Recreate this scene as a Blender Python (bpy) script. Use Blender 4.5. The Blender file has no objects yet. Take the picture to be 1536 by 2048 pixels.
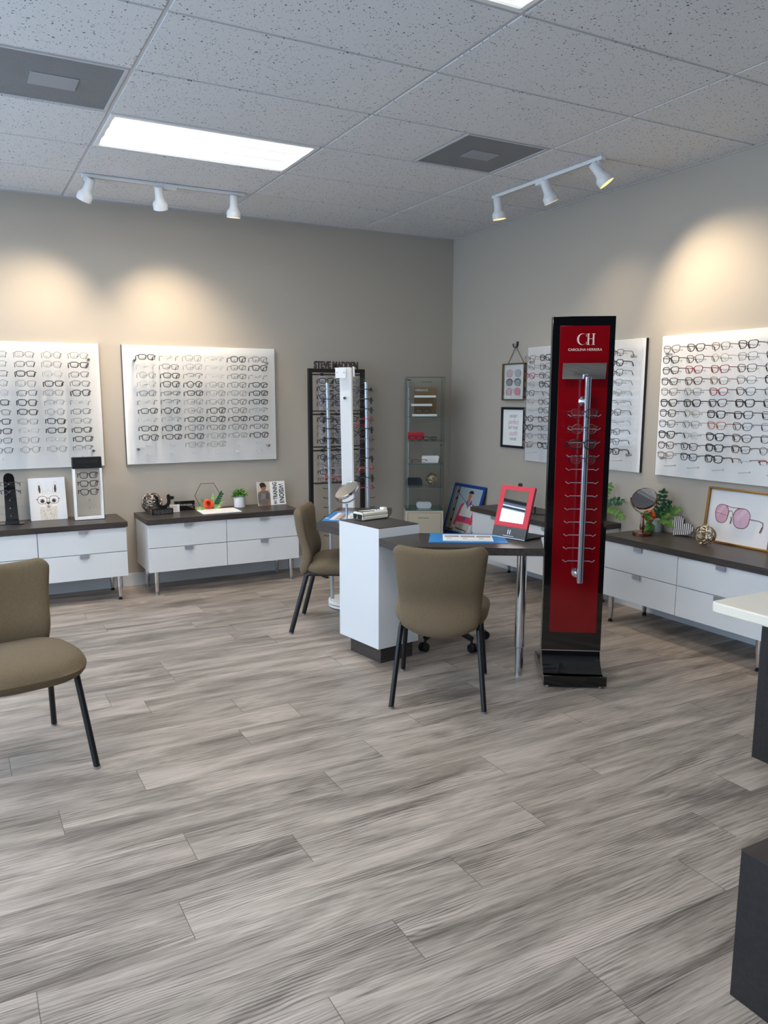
import bpy, bmesh, math, random
from mathutils import Vector, Matrix, Euler
random.seed(7)
sc = bpy.context.scene
col = sc.collection
PI = math.pi
ZC, YB, XR = 2.975, 3.158, 3.463          # ceiling height, back wall, right wall

# ------------------------------------------------------------------ camera
cam_d = bpy.data.cameras.new('camera')
cam = bpy.data.objects.new('camera', cam_d)
col.objects.link(cam)
_r = Vector((0.883387556, -0.468642961, -0.000448573))
_u = Vector((0.0738015857, 0.138169934, 0.987654998))
_f = Vector((0.462795583, 0.87251524, -0.156644194))
m3 = Matrix((_r, _u, -_f)).transposed()
cam.matrix_world = Matrix.Translation((-0.83855527, -3.22637867, 1.51896471)) @ m3.to_4x4()
cam_d.sensor_fit = 'VERTICAL'
cam_d.sensor_height = 36.0
cam_d.sensor_width = 36.0
cam_d.lens = 1559.16 / 2048 * 36.0
cam_d.shift_x = (768 - 736.0) / 2048
cam_d.shift_y = (1041.28 - 1024) / 2048
cam_d.clip_start = 0.02
sc.camera = cam

# ------------------------------------------------------------------ view, world, light
sc.view_settings.view_transform = 'Standard'
sc.view_settings.look = 'None'
sc.view_settings.exposure = 0.46
sc.cycles.transparent_max_bounces = 48
sc.cycles.max_bounces = 8
sc.view_settings.gamma = 1.0
sc.view_settings.use_curve_mapping = False

def lin(c):
    r = []
    for v in c[:3]:
        v = v / 255.0
        r.append(v / 12.92 if v <= 0.04045 else ((v + 0.055) / 1.055) ** 2.4)
    return (r[0], r[1], r[2], 1.0)

world = bpy.data.worlds.new('world')
sc.world = world
world.use_nodes = True
_bg = world.node_tree.nodes['Background']
_bg.inputs[0].default_value = lin((196, 222, 255))
_bg.inputs[1].default_value = 1.6

def area(name, loc, rot, sx, sy, power, color):
    d = bpy.data.lights.new(name, 'AREA')
    d.shape = 'RECTANGLE'; d.size = sx; d.size_y = sy
    d.energy = power; d.color = color
    o = bpy.data.objects.new(name, d); col.objects.link(o)
    o.location = loc; o.rotation_euler = rot
    return o
DAY = 92.0
TROFFER = 12.5
SPOT = 62.0
# daylight falling in through the shop windows of the left wall
area('window_daylight', (-3.03, -0.95, 1.48), (0, -PI / 2 + 0.10, 0), 2.14, 7.9, DAY, (0.56, 0.78, 1.0))

# ------------------------------------------------------------------ materials
MATS = {}
def nodes_of(m):
    return m.node_tree.nodes, m.node_tree.links
def mat(name, c, rough=0.5, metal=0.0, spec=0.5, noise=0.0, nscale=20.0, bump=0.0, bscale=200.0, coat=0.0, emit=None, sheen=0.0):
    if name in MATS: return MATS[name]
    m = bpy.data.materials.new(name); m.use_nodes = True
    n, l = nodes_of(m)
    b = n['Principled BSDF']
    b.inputs['Base Color'].default_value = lin(c)
    b.inputs['Roughness'].default_value = rough
    b.inputs['Metallic'].default_value = metal
    b.inputs['Specular IOR Level'].default_value = spec
    b.inputs['Coat Weight'].default_value = coat
    if sheen: b.inputs['Sheen Weight'].default_value = sheen
    if emit:
        b.inputs['Emission Color'].default_value = lin(emit[0]); b.inputs['Emission Strength'].default_value = emit[1]
    tc = n.new('ShaderNodeTexCoord')
    if noise:
        t = n.new('ShaderNodeTexNoise'); t.inputs['Scale'].default_value = nscale; t.inputs['Detail'].default_value = 4
        r = n.new('ShaderNodeValToRGB')
        a = lin(tuple(max(0, v * (1 - noise)) for v in c)); d = lin(tuple(min(255, v * (1 + noise)) for v in c))
        r.color_ramp.elements[0].position = 0.3; r.color_ramp.elements[1].position = 0.7
        r.color_ramp.elements[0].color = a; r.color_ramp.elements[1].color = d
        l.new(tc.outputs['Object'], t.inputs['Vector']); l.new(t.outputs['Fac'], r.inputs['Fac'])
        l.new(r.outputs['Color'], b.inputs['Base Color'])
    if bump:
        t2 = n.new('ShaderNodeTexNoise'); t2.inputs['Scale'].default_value = bscale; t2.inputs['Detail'].default_value = 3
        bp = n.new('ShaderNodeBump'); bp.inputs['Strength'].default_value = bump; bp.inputs['Distance'].default_value = 0.002
        l.new(tc.outputs['Object'], t2.inputs['Vector']); l.new(t2.outputs['Fac'], bp.inputs['Height'])
        l.new(bp.outputs['Normal'], b.inputs['Normal'])
    MATS[name] = m
    return m

def mathn(n, l, op, a, b=None, c=None):
    x = n.new('ShaderNodeMath'); x.operation = op
    for i, v in enumerate((a, b, c)):
        if v is None: continue
        if isinstance(v, (int, float)): x.inputs[i].default_value = v
        else: l.new(v, x.inputs[i])
    return x.outputs[0]

def mixc(n, l, f, a, b, mode='MIX'):
    x = n.new('ShaderNodeMix'); x.data_type = 'RGBA'; x.blend_type = mode
    if isinstance(f, (int, float)): x.inputs[0].default_value = f
    else: l.new(f, x.inputs[0])
    for k, v in ((6, a), (7, b)):
        if isinstance(v, tuple): x.inputs[k].default_value = v
        else: l.new(v, x.inputs[k])
    return x.outputs[2]

def ramp(n, l, fac, stops):
    r = n.new('ShaderNodeValToRGB')
    e = r.color_ramp.elements
    while len(e) > 1: e.remove(e[-1])
    e[0].position = stops[0][0]; e[0].color = stops[0][1]
    for p, c in stops[1:]:
        k = e.new(p); k.color = c
    l.new(fac, r.inputs['Fac'])
    return r.outputs['Color']

def noise_n(n, l, vec, scale, detail=4, rough=0.55, dist=0.0):
    t = n.new('ShaderNodeTexNoise'); t.inputs['Scale'].default_value = scale
    t.inputs['Detail'].default_value = detail; t.inputs['Roughness'].default_value = rough
    t.inputs['Distortion'].default_value = dist
    l.new(vec, t.inputs['Vector'])
    return t.outputs['Fac']

def mapping_n(n, l, vec, scale):
    mp = n.new('ShaderNodeMapping'); mp.inputs['Scale'].default_value = scale
    l.new(vec, mp.inputs['Vector'])
    return mp.outputs['Vector']

def wood_mat(name, dark, light, scale=(2.0, 60.0, 60.0), rough=0.42, axis_obj=True):
    if name in MATS: return MATS[name]
    m = bpy.data.materials.new(name); m.use_nodes = True
    n, l = nodes_of(m); b = n['Principled BSDF']
    tc = n.new('ShaderNodeTexCoord')
    v = mapping_n(n, l, tc.outputs['Object'], scale)
    f = noise_n(n, l, v, 1.0, 6, 0.65)
    c = ramp(n, l, f, [(0.3, lin(dark)), (0.7, lin(light))])
    l.new(c, b.inputs['Base Color'])
    b.inputs['Roughness'].default_value = rough
    bp = n.new('ShaderNodeBump'); bp.inputs['Strength'].default_value = 0.06; bp.inputs['Distance'].default_value = 0.001
    l.new(f, bp.inputs['Height']); l.new(bp.outputs['Normal'], b.inputs['Normal'])
    MATS[name] = m
    return m

def floor_mat():
    m = bpy.data.materials.new('grey_oak_planks'); m.use_nodes = True
    n, l = nodes_of(m); b = n['Principled BSDF']
    uv = n.new('ShaderNodeUVMap'); uv.uv_map = 'plank'
    ed = n.new('ShaderNodeUVMap'); ed.uv_map = 'edge'
    at = n.new('ShaderNodeAttribute'); at.attribute_name = 'rnd'
    rnd = at.outputs['Fac']
    off = n.new('ShaderNodeCombineXYZ')
    l.new(mathn(n, l, 'MULTIPLY', rnd, 37.0), off.inputs[0]); l.new(mathn(n, l, 'MULTIPLY', rnd, 91.0), off.inputs[1])
    add = n.new('ShaderNodeVectorMath'); add.operation = 'ADD'
    l.new(uv.outputs['UV'], add.inputs[0]); l.new(off.outputs[0], add.inputs[1])
    P = add.outputs[0]
    # broad tone bands, cathedral figure, streaks and fine pores
    broad = noise_n(n, l, mapping_n(n, l, P, (1.3, 7.5, 1.0)), 1.0, 4, 0.6, 0.8)
    warp = noise_n(n, l, mapping_n(n, l, P, (0.95, 5.5, 1.0)), 1.0, 3, 0.5, 0.3)
    sx = n.new('ShaderNodeSeparateXYZ'); l.new(P, sx.inputs[0])
    jit = noise_n(n, l, mapping_n(n, l, P, (6.0, 40.0, 1.0)), 1.0, 3, 0.6)
    ph = mathn(n, l, 'ADD', mathn(n, l, 'MULTIPLY', sx.outputs[1], 560.0), mathn(n, l, 'MULTIPLY', warp, 72.0))
    ph = mathn(n, l, 'ADD', ph, mathn(n, l, 'MULTIPLY', jit, 5.0))
    fig = mathn(n, l, 'SINE', ph)
    fig = mathn(n, l, 'SUBTRACT', mathn(n, l, 'POWER', mathn(n, l, 'MULTIPLY_ADD', fig, 0.5, 0.5), 2.2), 0.35)
    figm = noise_n(n, l, mapping_n(n, l, P, (1.7, 8.0, 1.0)), 1.0, 2, 0.5)
    fine = noise_n(n, l, mapping_n(n, l, P, (8.0, 300.0, 1.0)), 1.0, 4, 0.7)
    streak = noise_n(n, l, mapping_n(n, l, P, (3.0, 90.0, 1.0)), 1.0, 6, 0.7, 0.5)
    fg = mathn(n, l, 'MULTIPLY', fig, mathn(n, l, 'MULTIPLY_ADD', mathn(n, l, 'MAXIMUM', mathn(n, l, 'SUBTRACT', figm, 0.42), 0.0), -1.05, -0.03))
    s = mathn(n, l, 'MULTIPLY', mathn(n, l, 'SUBTRACT', broad, 0.5), 1.05)
    s = mathn(n, l, 'ADD', s, mathn(n, l, 'MULTIPLY', mathn(n, l, 'SUBTRACT', streak, 0.5), 0.62))
    s = mathn(n, l, 'ADD', s, mathn(n, l, 'MULTIPLY', mathn(n, l, 'SUBTRACT', fine, 0.5), 0.50))
    pore = noise_n(n, l, mapping_n(n, l, P, (4.5, 150.0, 1.0)), 1.0, 3, 0.6, 0.2)
    s = mathn(n, l, 'SUBTRACT', s, mathn(n, l, 'MULTIPLY', mathn(n, l, 'MAXIMUM', mathn(n, l, 'SUBTRACT', 0.43, pore), 0.0), 1.7))
    s = mathn(n, l, 'ADD', s, fg)
    s = mathn(n, l, 'ADD', s, mathn(n, l, 'MULTIPLY', mathn(n, l, 'SUBTRACT', rnd, 0.5), 0.12))
    s = mathn(n, l, 'ADD', s, 0.535)
    c = ramp(n, l, s, [(0.16, lin((80, 74, 70))), (0.36, lin((121, 113, 106))), (0.53, lin((159, 150, 142))), (0.80, lin((198, 188, 179)))])
    hue = mixc(n, l, noise_n(n, l, mapping_n(n, l, P, (1.2, 5.0, 1.0)), 1.0, 2), lin((255, 246, 244)), lin((250, 247, 238)))
    c = mixc(n, l, 1.0, c, hue, 'MULTIPLY')
    s1 = n.new('ShaderNodeSeparateXYZ'); l.new(uv.outputs['UV'], s1.inputs[0])
    s2 = n.new('ShaderNodeSeparateXYZ'); l.new(ed.outputs['UV'], s2.inputs[0])
    dy = mathn(n, l, 'MINIMUM', s1.outputs[1], s2.outputs[1]); dx = mathn(n, l, 'MINIMUM', s1.outputs[0], s2.outputs[0])
    seam = mathn(n, l, 'LESS_THAN', mathn(n, l, 'MINIMUM', dx, mathn(n, l, 'MULTIPLY', dy, 1.6)), 0.0012)
    c = mixc(n, l, mathn(n, l, 'MULTIPLY', seam, 0.75), c, lin((62, 58, 56)))
    l.new(c, b.inputs['Base Color'])
    rr = mathn(n, l, 'MULTIPLY_ADD', fine, 0.16, 0.36)
    l.new(rr, b.inputs['Roughness'])
    b.inputs['Specular IOR Level'].default_value = 0.42
    bp = n.new('ShaderNodeBump'); bp.inputs['Strength'].default_value = 0.08; bp.inputs['Distance'].default_value = 0.0006
    l.new(mathn(n, l, 'ADD', fine, fg), bp.inputs['Height']); l.new(bp.outputs['Normal'], b.inputs['Normal'])
    return m

def tile_mat():
    m = bpy.data.materials.new('fissured_ceiling_tile'); m.use_nodes = True
    n, l = nodes_of(m); b = n['Principled BSDF']
    tc = n.new('ShaderNodeTexCoord')
    w = n.new('ShaderNodeTexNoise'); w.inputs['Scale'].default_value = 45.0; w.inputs['Detail'].default_value = 2
    l.new(tc.outputs['Object'], w.inputs['Vector'])
    mx = n.new('ShaderNodeVectorMath'); mx.operation = 'SCALE'; mx.inputs['Scale'].default_value = 0.022
    l.new(w.outputs['Color'], mx.inputs[0])
    ad = n.new('ShaderNodeVectorMath'); ad.operation = 'ADD'
    l.new(tc.outputs['Object'], ad.inputs[0]); l.new(mx.outputs[0], ad.inputs[1])
    fl = n.new('ShaderNodeVectorMath'); fl.operation = 'MULTIPLY'; fl.inputs[1].default_value = (1, 1, 0)
    l.new(ad.outputs[0], fl.inputs[0])
    masks = []
    for sc_, thr, dens, st in ((78.0, 0.20, 0.42, (0.72, 1.0, 1.0)), (120.0, 0.22, 0.50, (1.0, 0.8, 1.0))):
        v = n.new('ShaderNodeTexVoronoi'); v.inputs['Scale'].default_value = sc_
        l.new(mapping_n(n, l, fl.outputs[0], st), v.inputs['Vector'])
        cs = n.new('ShaderNodeSeparateColor'); l.new(v.outputs['Color'], cs.inputs[0])
        lim = mathn(n, l, 'MULTIPLY', cs.outputs[1], thr * 1.5)
        k = mathn(n, l, 'MULTIPLY', mathn(n, l, 'LESS_THAN', v.outputs['Distance'], lim), mathn(n, l, 'GREATER_THAN', cs.outputs[0], dens))
        masks.append(k)
    k = mathn(n, l, 'MAXIMUM', masks[0], masks[1])
    base = ramp(n, l, noise_n(n, l, tc.outputs['Object'], 160.0, 3), [(0.3, lin((206, 206, 207))), (0.7, lin((220, 220, 221)))])
    c = mixc(n, l, k, base, lin((92, 91, 92)))
    l.new(c, b.inputs['Base Color'])
    b.inputs['Roughness'].default_value = 0.9
    bp = n.new('ShaderNodeBump'); bp.inputs['Strength'].default_value = 0.4; bp.inputs['Distance'].default_value = 0.002; bp.invert = True
    l.new(k, bp.inputs['Height']); l.new(bp.outputs['Normal'], b.inputs['Normal'])
    return m

def perf_mat():
    m = bpy.data.materials.new('perforated_grille'); m.use_nodes = True
    n, l = nodes_of(m); b = n['Principled BSDF']
    tc = n.new('ShaderNodeTexCoord')
    sx = n.new('ShaderNodeSeparateXYZ'); l.new(tc.outputs['Object'], sx.inputs[0])
    p = 2 * PI / 0.0085
    a = mathn(n, l, 'SINE', mathn(n, l, 'MULTIPLY', mathn(n, l, 'ADD', sx.outputs[0], sx.outputs[1]), p))
    c = mathn(n, l, 'SINE', mathn(n, l, 'MULTIPLY', mathn(n, l, 'SUBTRACT', sx.outputs[0], sx.outputs[1]), p))
    k = mathn(n, l, 'GREATER_THAN', mathn(n, l, 'MULTIPLY', a, c), -0.02)
    dirt = noise_n(n, l, tc.outputs['Object'], 5.0, 2)
    hole = ramp(n, l, dirt, [(0.35, lin((40, 41, 43))), (0.65, lin((58, 60, 63)))])
    l.new(mixc(n, l, k, hole, lin((158, 160, 164))), b.inputs['Base Color'])
    b.inputs['Roughness'].default_value = 0.7
    return m

def glass_sheet(name, tint=(225, 240, 236), opacity=0.06, gloss=0.5, edge=None):
    """thin clear sheet: mostly straight-through, a Fresnel share of mirror reflection"""
    if name in MATS: return MATS[name]
    m = bpy.data.materials.new(name); m.use_nodes = True
    n, l = nodes_of(m)
    for x in list(n):
        if x.type != 'OUTPUT_MATERIAL': n.remove(x)
    out = [x for x in n if x.type == 'OUTPUT_MATERIAL'][0]
    tr = n.new('ShaderNodeBsdfTransparent'); tr.inputs[0].default_value = lin(tint)
    gl = n.new('ShaderNodeBsdfGlossy'); gl.inputs['Roughness'].default_value = 0.03
    df = n.new('ShaderNodeBsdfDiffuse'); df.inputs[0].default_value = lin(tint)
    fr = n.new('ShaderNodeFresnel'); fr.inputs[0].default_value = 1.45
    a = n.new('ShaderNodeMixShader'); a.inputs[0].default_value = opacity
    l.new(tr.outputs[0], a.inputs[1]); l.new(df.outputs[0], a.inputs[2])
    g = n.new('ShaderNodeMixShader')
    l.new(mathn(n, l, 'MULTIPLY', fr.outputs[0], gloss), g.inputs[0])
    l.new(a.outputs[0], g.inputs[1]); l.new(gl.outputs[0], g.inputs[2])
    l.new(g.outputs[0], out.inputs[0])
    MATS[name] = m
    return m

def stripe_mat():
    m = bpy.data.materials.new('black_white_stripes'); m.use_nodes = True
    n, l = nodes_of(m); b = n['Principled BSDF']
    tc = n.new('ShaderNodeTexCoord'); sx = n.new('ShaderNodeSeparateXYZ'); l.new(tc.outputs['Object'], sx.inputs[0])
    k = mathn(n, l, 'GREATER_THAN', mathn(n, l, 'SINE', mathn(n, l, 'MULTIPLY', sx.outputs[0], 2 * PI / 0.0125)), 0.0)
    l.new(mixc(n, l, k, lin((232, 228, 222)), lin((34, 28, 30))), b.inputs['Base Color'])
    b.inputs['Roughness'].default_value = 0.5
    return m

def fabric_mat():
    m = bpy.data.materials.new('taupe_weave'); m.use_nodes = True
    n, l = nodes_of(m); b = n['Principled BSDF']
    tc = n.new('ShaderNodeTexCoord'); sx = n.new('ShaderNodeSeparateXYZ'); l.new(tc.outputs['Object'], sx.inputs[0])
    a = mathn(n, l, 'SINE', mathn(n, l, 'MULTIPLY', sx.outputs[0], 2 * PI / 0.006))
    c = mathn(n, l, 'SINE', mathn(n, l, 'MULTIPLY', mathn(n, l, 'ADD', sx.outputs[2], sx.outputs[1]), 2 * PI / 0.005))
    w = mathn(n, l, 'MULTIPLY_ADD', mathn(n, l, 'MULTIPLY', a, c), 0.25, 0.5)
    f = mathn(n, l, 'ADD', mathn(n, l, 'MULTIPLY', w, 0.5), mathn(n, l, 'MULTIPLY', noise_n(n, l, tc.outputs['Object'], 260.0, 3), 0.5))
    l.new(ramp(n, l, f, [(0.3, lin((94, 79, 59))), (0.7, lin((124, 107, 83)))]), b.inputs['Base Color'])
    b.inputs['Roughness'].default_value = 0.85
    b.inputs['Sheen Weight'].default_value = 0.06
    b.inputs['Specular IOR Level'].default_value = 0.25
    bp = n.new('ShaderNodeBump'); bp.inputs['Strength'].default_value = 0.25; bp.inputs['Distance'].default_value = 0.001
    l.new(w, bp.inputs['Height']); l.new(bp.outputs['Normal'], b.inputs['Normal'])
    return m

def troffer_mat():
    """lit prismatic lens: three fluorescent tubes behind it make brighter bands"""
    m = bpy.data.materials.new('lit_troffer_lens'); m.use_nodes = True
    n, l = nodes_of(m); b = n['Principled BSDF']
    tc = n.new('ShaderNodeTexCoord'); sx = n.new('ShaderNodeSeparateXYZ'); l.new(tc.outputs['Object'], sx.inputs[0])
    w = mathn(n, l, 'COSINE', mathn(n, l, 'MULTIPLY', sx.outputs[1], 2 * PI / 0.165))
    w = mathn(n, l, 'POWER', mathn(n, l, 'MULTIPLY_ADD', w, 0.5, 0.5), 3.0)
    s = mathn(n, l, 'MULTIPLY_ADD', w, 2.6, 0.036)
    l.new(mathn(n, l, 'MULTIPLY', s, TROFFER), b.inputs['Emission Strength'])
    b.inputs['Emission Color'].default_value = (1.0, 0.975, 0.93, 1)
    b.inputs['Base Color'].default_value = lin((235, 240, 238)); b.inputs['Roughness'].default_value = 0.5
    return m

M_WALL = mat('greige_wall_paint', (178, 170, 158), 0.75, bump=0.12, bscale=260, spec=0.3)
M_TRIM = mat('white_trim_paint', (214, 216, 218), 0.45)
M_TILE = tile_mat()
M_GRID = mat('ceiling_grid_metal', (190, 190, 192), 0.55)
M_FLOOR = floor_mat()
M_LAM = wood_mat('dark_wood_laminate', (47, 41, 39), (76, 68, 64), (3.0, 90.0, 90.0), 0.38)
M_LAMY = wood_mat('dark_wood_laminate_side', (47, 41, 39), (76, 68, 64), (90.0, 3.0, 90.0), 0.38)
M_DARK = wood_mat('espresso_panel', (26, 24, 25), (42, 38, 38), (4.0, 60.0, 60.0), 0.5)
M_WHITE = mat('white_laminate', (222, 223, 224), 0.42, bump=0.02, bscale=400)
M_WHITE2 = mat('white_gloss_panel', (241, 240, 238), 0.25)
M_QUARTZ = mat('white_quartz', (232, 226, 212), 0.3, noise=0.008, nscale=90)
M_CHROME = mat('chrome', (214, 214, 216), 0.12, 1.0)
M_STEEL = mat('brushed_steel', (176, 176, 178), 0.32, 1.0)
M_GOLD = mat('antique_gold', (156, 116, 62), 0.35, 1.0)
M_CHAMP = mat('champagne_wire', (196, 182, 156), 0.25, 1.0)
M_ROSEG = mat('rose_bronze', (150, 112, 96), 0.25, 1.0)
M_BLACK = mat('black_satin', (16, 16, 18), 0.45)
M_BLACKG = mat('black_gloss', (9, 8, 9), 0.08, coat=0.6)
M_BLACKP = mat('black_powder_coat', (12, 13, 17), 0.42)
M_RUBBER = mat('black_rubber', (20, 20, 20), 0.8)
M_RED = mat('red_gloss_panel', (122, 1, 10), 0.14, coat=0.15)
M_ALU = mat('polished_aluminium', (196, 202, 212), 0.28, 0.75)
M_RED2 = mat('red_card', (206, 36, 54), 0.45)
M_BLUE = mat('blue_card', (48, 136, 204), 0.4)
M_NAVYB = mat('royal_blue_frame', (18, 62, 140), 0.4)
M_MIRROR = mat('mirror', (236, 238, 240), 0.02, 1.0)
M_PAPER = mat('white_paper', (236, 236, 234), 0.6)
M_CREAM = mat('cream_panel', (198, 188, 170), 0.5)
M_POT = mat('white_ceramic', (214, 216, 220), 0.35)
M_POT2 = mat('matte_pot', (192, 196, 196), 0.55)
M_FABRIC = fabric_mat()
M_FABSIDE = mat('taupe_side_panel', (130, 118, 100), 0.8, bump=0.15, bscale=700)
M_PERF = perf_mat()
M_PERFC = mat('diffuser_plate', (150, 154, 160), 0.6, noise=0.06, nscale=300)
M_TROFF = troffer_mat()
M_FIX = mat('white_fixture', (226, 226, 226), 0.4)
M_LAMPIN = mat('warm_lamp_face', (255, 236, 190), 0.4, emit=((255, 205, 120), 3.5))
M_LAMPOFF = mat('lamp_reflector', (150, 146, 138), 0.3)
M_ACRYL = glass_sheet('frosted_acrylic_sheet', (254, 254, 254), 0.05, 0.35)
M_GLASS = glass_sheet('green_edge_glass', (254, 255, 255), 0.0, 0.35)
M_GLEDGE = mat('glass_edge_green', (70, 104, 96), 0.2)
M_LENS = glass_sheet('demo_lens', (252, 253, 253), 0.012, 0.7)
M_PEG = glass_sheet('clear_peg', (246, 247, 247), 0.45, 0.5)
M_GREEN = mat('leaf_green', (74, 120, 44), 0.5, noise=0.3, nscale=90)
M_GREEND = mat('leaf_dark_green', (30, 82, 52), 0.45, noise=0.2, nscale=90)
M_GREENL = mat('leaf_pale_green', (140, 168, 100), 0.5, noise=0.2, nscale=90)
M_ORANGE = mat('rose_petal_orange', (226, 78, 36), 0.55, noise=0.12, nscale=60)
M_STRIPE = stripe_mat()

# ------------------------------------------------------------------ mesh helpers
class MB:
    """collects pieces, builds them as ONE mesh object"""
    def __init__(self):
        self.v = []; self.f = []; self.m = []; self.bev = False
    def add(self, vs, fs, mi=0, T=None):
        o = len(self.v)
        if T is not None: vs = [tuple(T @ Vector(p)) for p in vs]
        self.v += [tuple(p) for p in vs]
        self.f += [tuple(i + o for i in f) for f in fs]
        self.m += [mi] * len(fs)
        return self
    def box(self, c, s, mi=0, rz=0.0, bev=0.0, T=None):
        hx, hy, hz = s[0] / 2, s[1] / 2, s[2] / 2
        if bev > 0:
            self.bev = True
            bm = bmesh.new(); bmesh.ops.create_cube(bm, size=1.0)
            for q in bm.verts: q.co = Vector((q.co.x * s[0], q.co.y * s[1], q.co.z * s[2]))
            bmesh.ops.bevel(bm, geom=bm.edges[:], offset=bev, segments=2, profile=0.5, affect='EDGES')
            bm.verts.index_update()
            vs = [q.co.copy() for q in bm.verts]; fs = [[q.index for q in f.verts] for f in bm.faces]
            bm.free()
        else:
            vs = [Vector((sx * hx, sy * hy, sz * hz)) for sx in (-1, 1) for sy in (-1, 1) for sz in (-1, 1)]
            fs = [(0, 1, 3, 2), (4, 6, 7, 5), (0, 4, 5, 1), (2, 3, 7, 6), (0, 2, 6, 4), (1, 5, 7, 3)]
        R = Matrix.Rotation(rz, 3, 'Z')
        vs = [R @ q + Vector(c) for q in vs]
        return self.add(vs, fs, mi, T)
    def b2(self, x0, x1, y0, y1, z0, z1, mi=0, bev=0.0, T=None):
        return self.box(((x0 + x1) / 2, (y0 + y1) / 2, (z0 + z1) / 2), (x1 - x0, y1 - y0, z1 - z0), mi, 0, bev, T)
    def prism(self, poly, z0, z1, mi=0, T=None):
        """poly in xy extruded in z"""
        n = len(poly)
        a = sum(poly[i][0] * poly[(i + 1) % n][1] - poly[(i + 1) % n][0] * poly[i][1] for i in range(n))
        if a < 0: poly = poly[::-1]
        vs = [(p[0], p[1], z0) for p in poly] + [(p[0], p[1], z1) for p in poly]
        fs = [tuple(range(n - 1, -1, -1)), tuple(range(n, 2 * n))]
        fs += [(i, (i + 1) % n, (i + 1) % n + n, i + n) for i in range(n)]
        return self.add(vs, fs, mi, T)
    def prism_xz(self, poly, y0, y1, mi=0, T=None):
        """poly in xz extruded in y (front at y0)"""
        n = len(poly)
        a = sum(poly[i][0] * poly[(i + 1) % n][1] - poly[(i + 1) % n][0] * poly[i][1] for i in range(n))
        if a < 0: poly = poly[::-1]
        vs = [(p[0], y0, p[1]) for p in poly] + [(p[0], y1, p[1]) for p in poly]
        fs = [tuple(range(n)), tuple(range(2 * n - 1, n - 1, -1))]
        fs += [((i + 1) % n, i, i + n, (i + 1) % n + n) for i in range(n)]
        return self.add(vs, fs, mi, T)
    def tube(self, pts, r, seg=8, closed=False, mi=0, T=None, cap=True, rads=None, flat=1.0):
        pts = [Vector(p) for p in pts]
        n = len(pts)
        vs = []; fs = []
        up = None
        for i, p in enumerate(pts):
            if closed: t = pts[(i + 1) % n] - pts[i - 1]
            else: t = pts[min(i + 1, n - 1)] - pts[max(i - 1, 0)]
            if t.length < 1e-9: t = Vector((0, 0, 1))
            t.normalize()
            if up is None:
                up = Vector((0, 0, 1)) if abs(t.z) < 0.9 else Vector((0, 1, 0))
            a = up - t * up.dot(t)
            if a.length < 1e-6: a = t.orthogonal()
            a.normalize(); up = a
            b = t.cross(a)
            rr = rads[i] if rads else r
            for k in range(seg):
                an = 2 * PI * k / seg
                vs.append(p + a * (math.cos(an) * rr) + b * (math.sin(an) * rr * flat))
        m = n if closed else n - 1
        for i in range(m):
            j = (i + 1) % n
            for k in range(seg):
                k2 = (k + 1) % seg
                fs.append((i * seg + k, i * seg + k2, j * seg + k2, j * seg + k))
        if cap and not closed:
            fs.append(tuple(range(seg - 1, -1, -1))); fs.append(tuple((n - 1) * seg + k for k in range(seg)))
        return self.add(vs, fs, mi, T)
    def cyl(self, c, r, z0, z1, seg=24, mi=0, T=None, r2=None):
        return self.lathe([(r, z0), (r if r2 is None else r2, z1)], seg, mi, T, c)
    def lathe(self, prof, seg=24, mi=0, T=None, c=(0, 0), cap=True):
        vs = []; fs = []
        for (r, z) in prof:
            for k in range(seg):
                a = 2 * PI * k / seg
                vs.append((c[0] + r * math.cos(a), c[1] + r * math.sin(a), z))
        for i in range(len(prof) - 1):
            for k in range(seg):
                k2 = (k + 1) % seg
                fs.append((i * seg + k, i * seg + k2, (i + 1) * seg + k2, (i + 1) * seg + k))
        if cap:
            fs.append(tuple(range(seg - 1, -1, -1))); L = (len(prof) - 1) * seg
            fs.append(tuple(L + k for k in range(seg)))
        return self.add(vs, fs, mi, T)
    def poly(self, pts3, mi=0, T=None):
        return self.add(pts3, [tuple(range(len(pts3)))], mi, T)
    def build(self, name, mats, parent=None, smooth=35, loc=None, rot=None, me=None):
        if me is None: me = self.mesh(name, mats, smooth)
        return link(name, me, parent, loc, rot)
    def mesh(self, name, mats, smooth=35):
        me = bpy.data.meshes.new(name)
        me.from_pydata(self.v, [], self.f)
        if not isinstance(mats, (list, tuple)): mats = [mats]
        for m in mats: me.materials.append(m)
        me.polygons.foreach_set('material_index', self.m)
        if self.bev and smooth == 35: smooth = 20
        if smooth:
            me.polygons.foreach_set('use_smooth', [True] * len(me.polygons))
            me.set_sharp_from_angle(angle=math.radians(smooth))
        me.update()
        return me

def link(name, me, parent=None, loc=None, rot=None):
    o = bpy.data.objects.new(name, me); col.objects.link(o)
    if parent is not None: o.parent = parent
    if loc is not None: o.location = loc
    if rot is not None: o.rotation_euler = rot
    return o
def tag(o, label, cat, group=None, kind=None):
    o['label'] = label; o['category'] = cat
    if group: o['group'] = group
    if kind: o['kind'] = kind
    return o
def thing(name, label, cat, loc=(0, 0, 0), rz=0.0, group=None, rot=None):
    o = bpy.data.objects.new(name, None); col.objects.link(o)
    o.empty_display_size = 0.05
    o.location = loc; o.rotation_euler = rot if rot is not None else (0, 0, rz)
    return tag(o, label, cat, group)
def struct(o, label=None):
    o['kind'] = 'structure'
    if label: o['label'] = label
    return o
def duptree(src, loc, rz, label):
    """a thing, its parts and their sub-parts, sharing mesh data"""
    def cp(o, parent):
        c = o.copy(); col.objects.link(c)
        if parent is not None: c.parent = parent
        for ch in [x for x in bpy.data.objects if x.parent == o]: cp(ch, c)
        return c
    r = cp(src, None)
    r.location = loc; r.rotation_euler = (0, 0, rz); r['label'] = label
    return r
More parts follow.
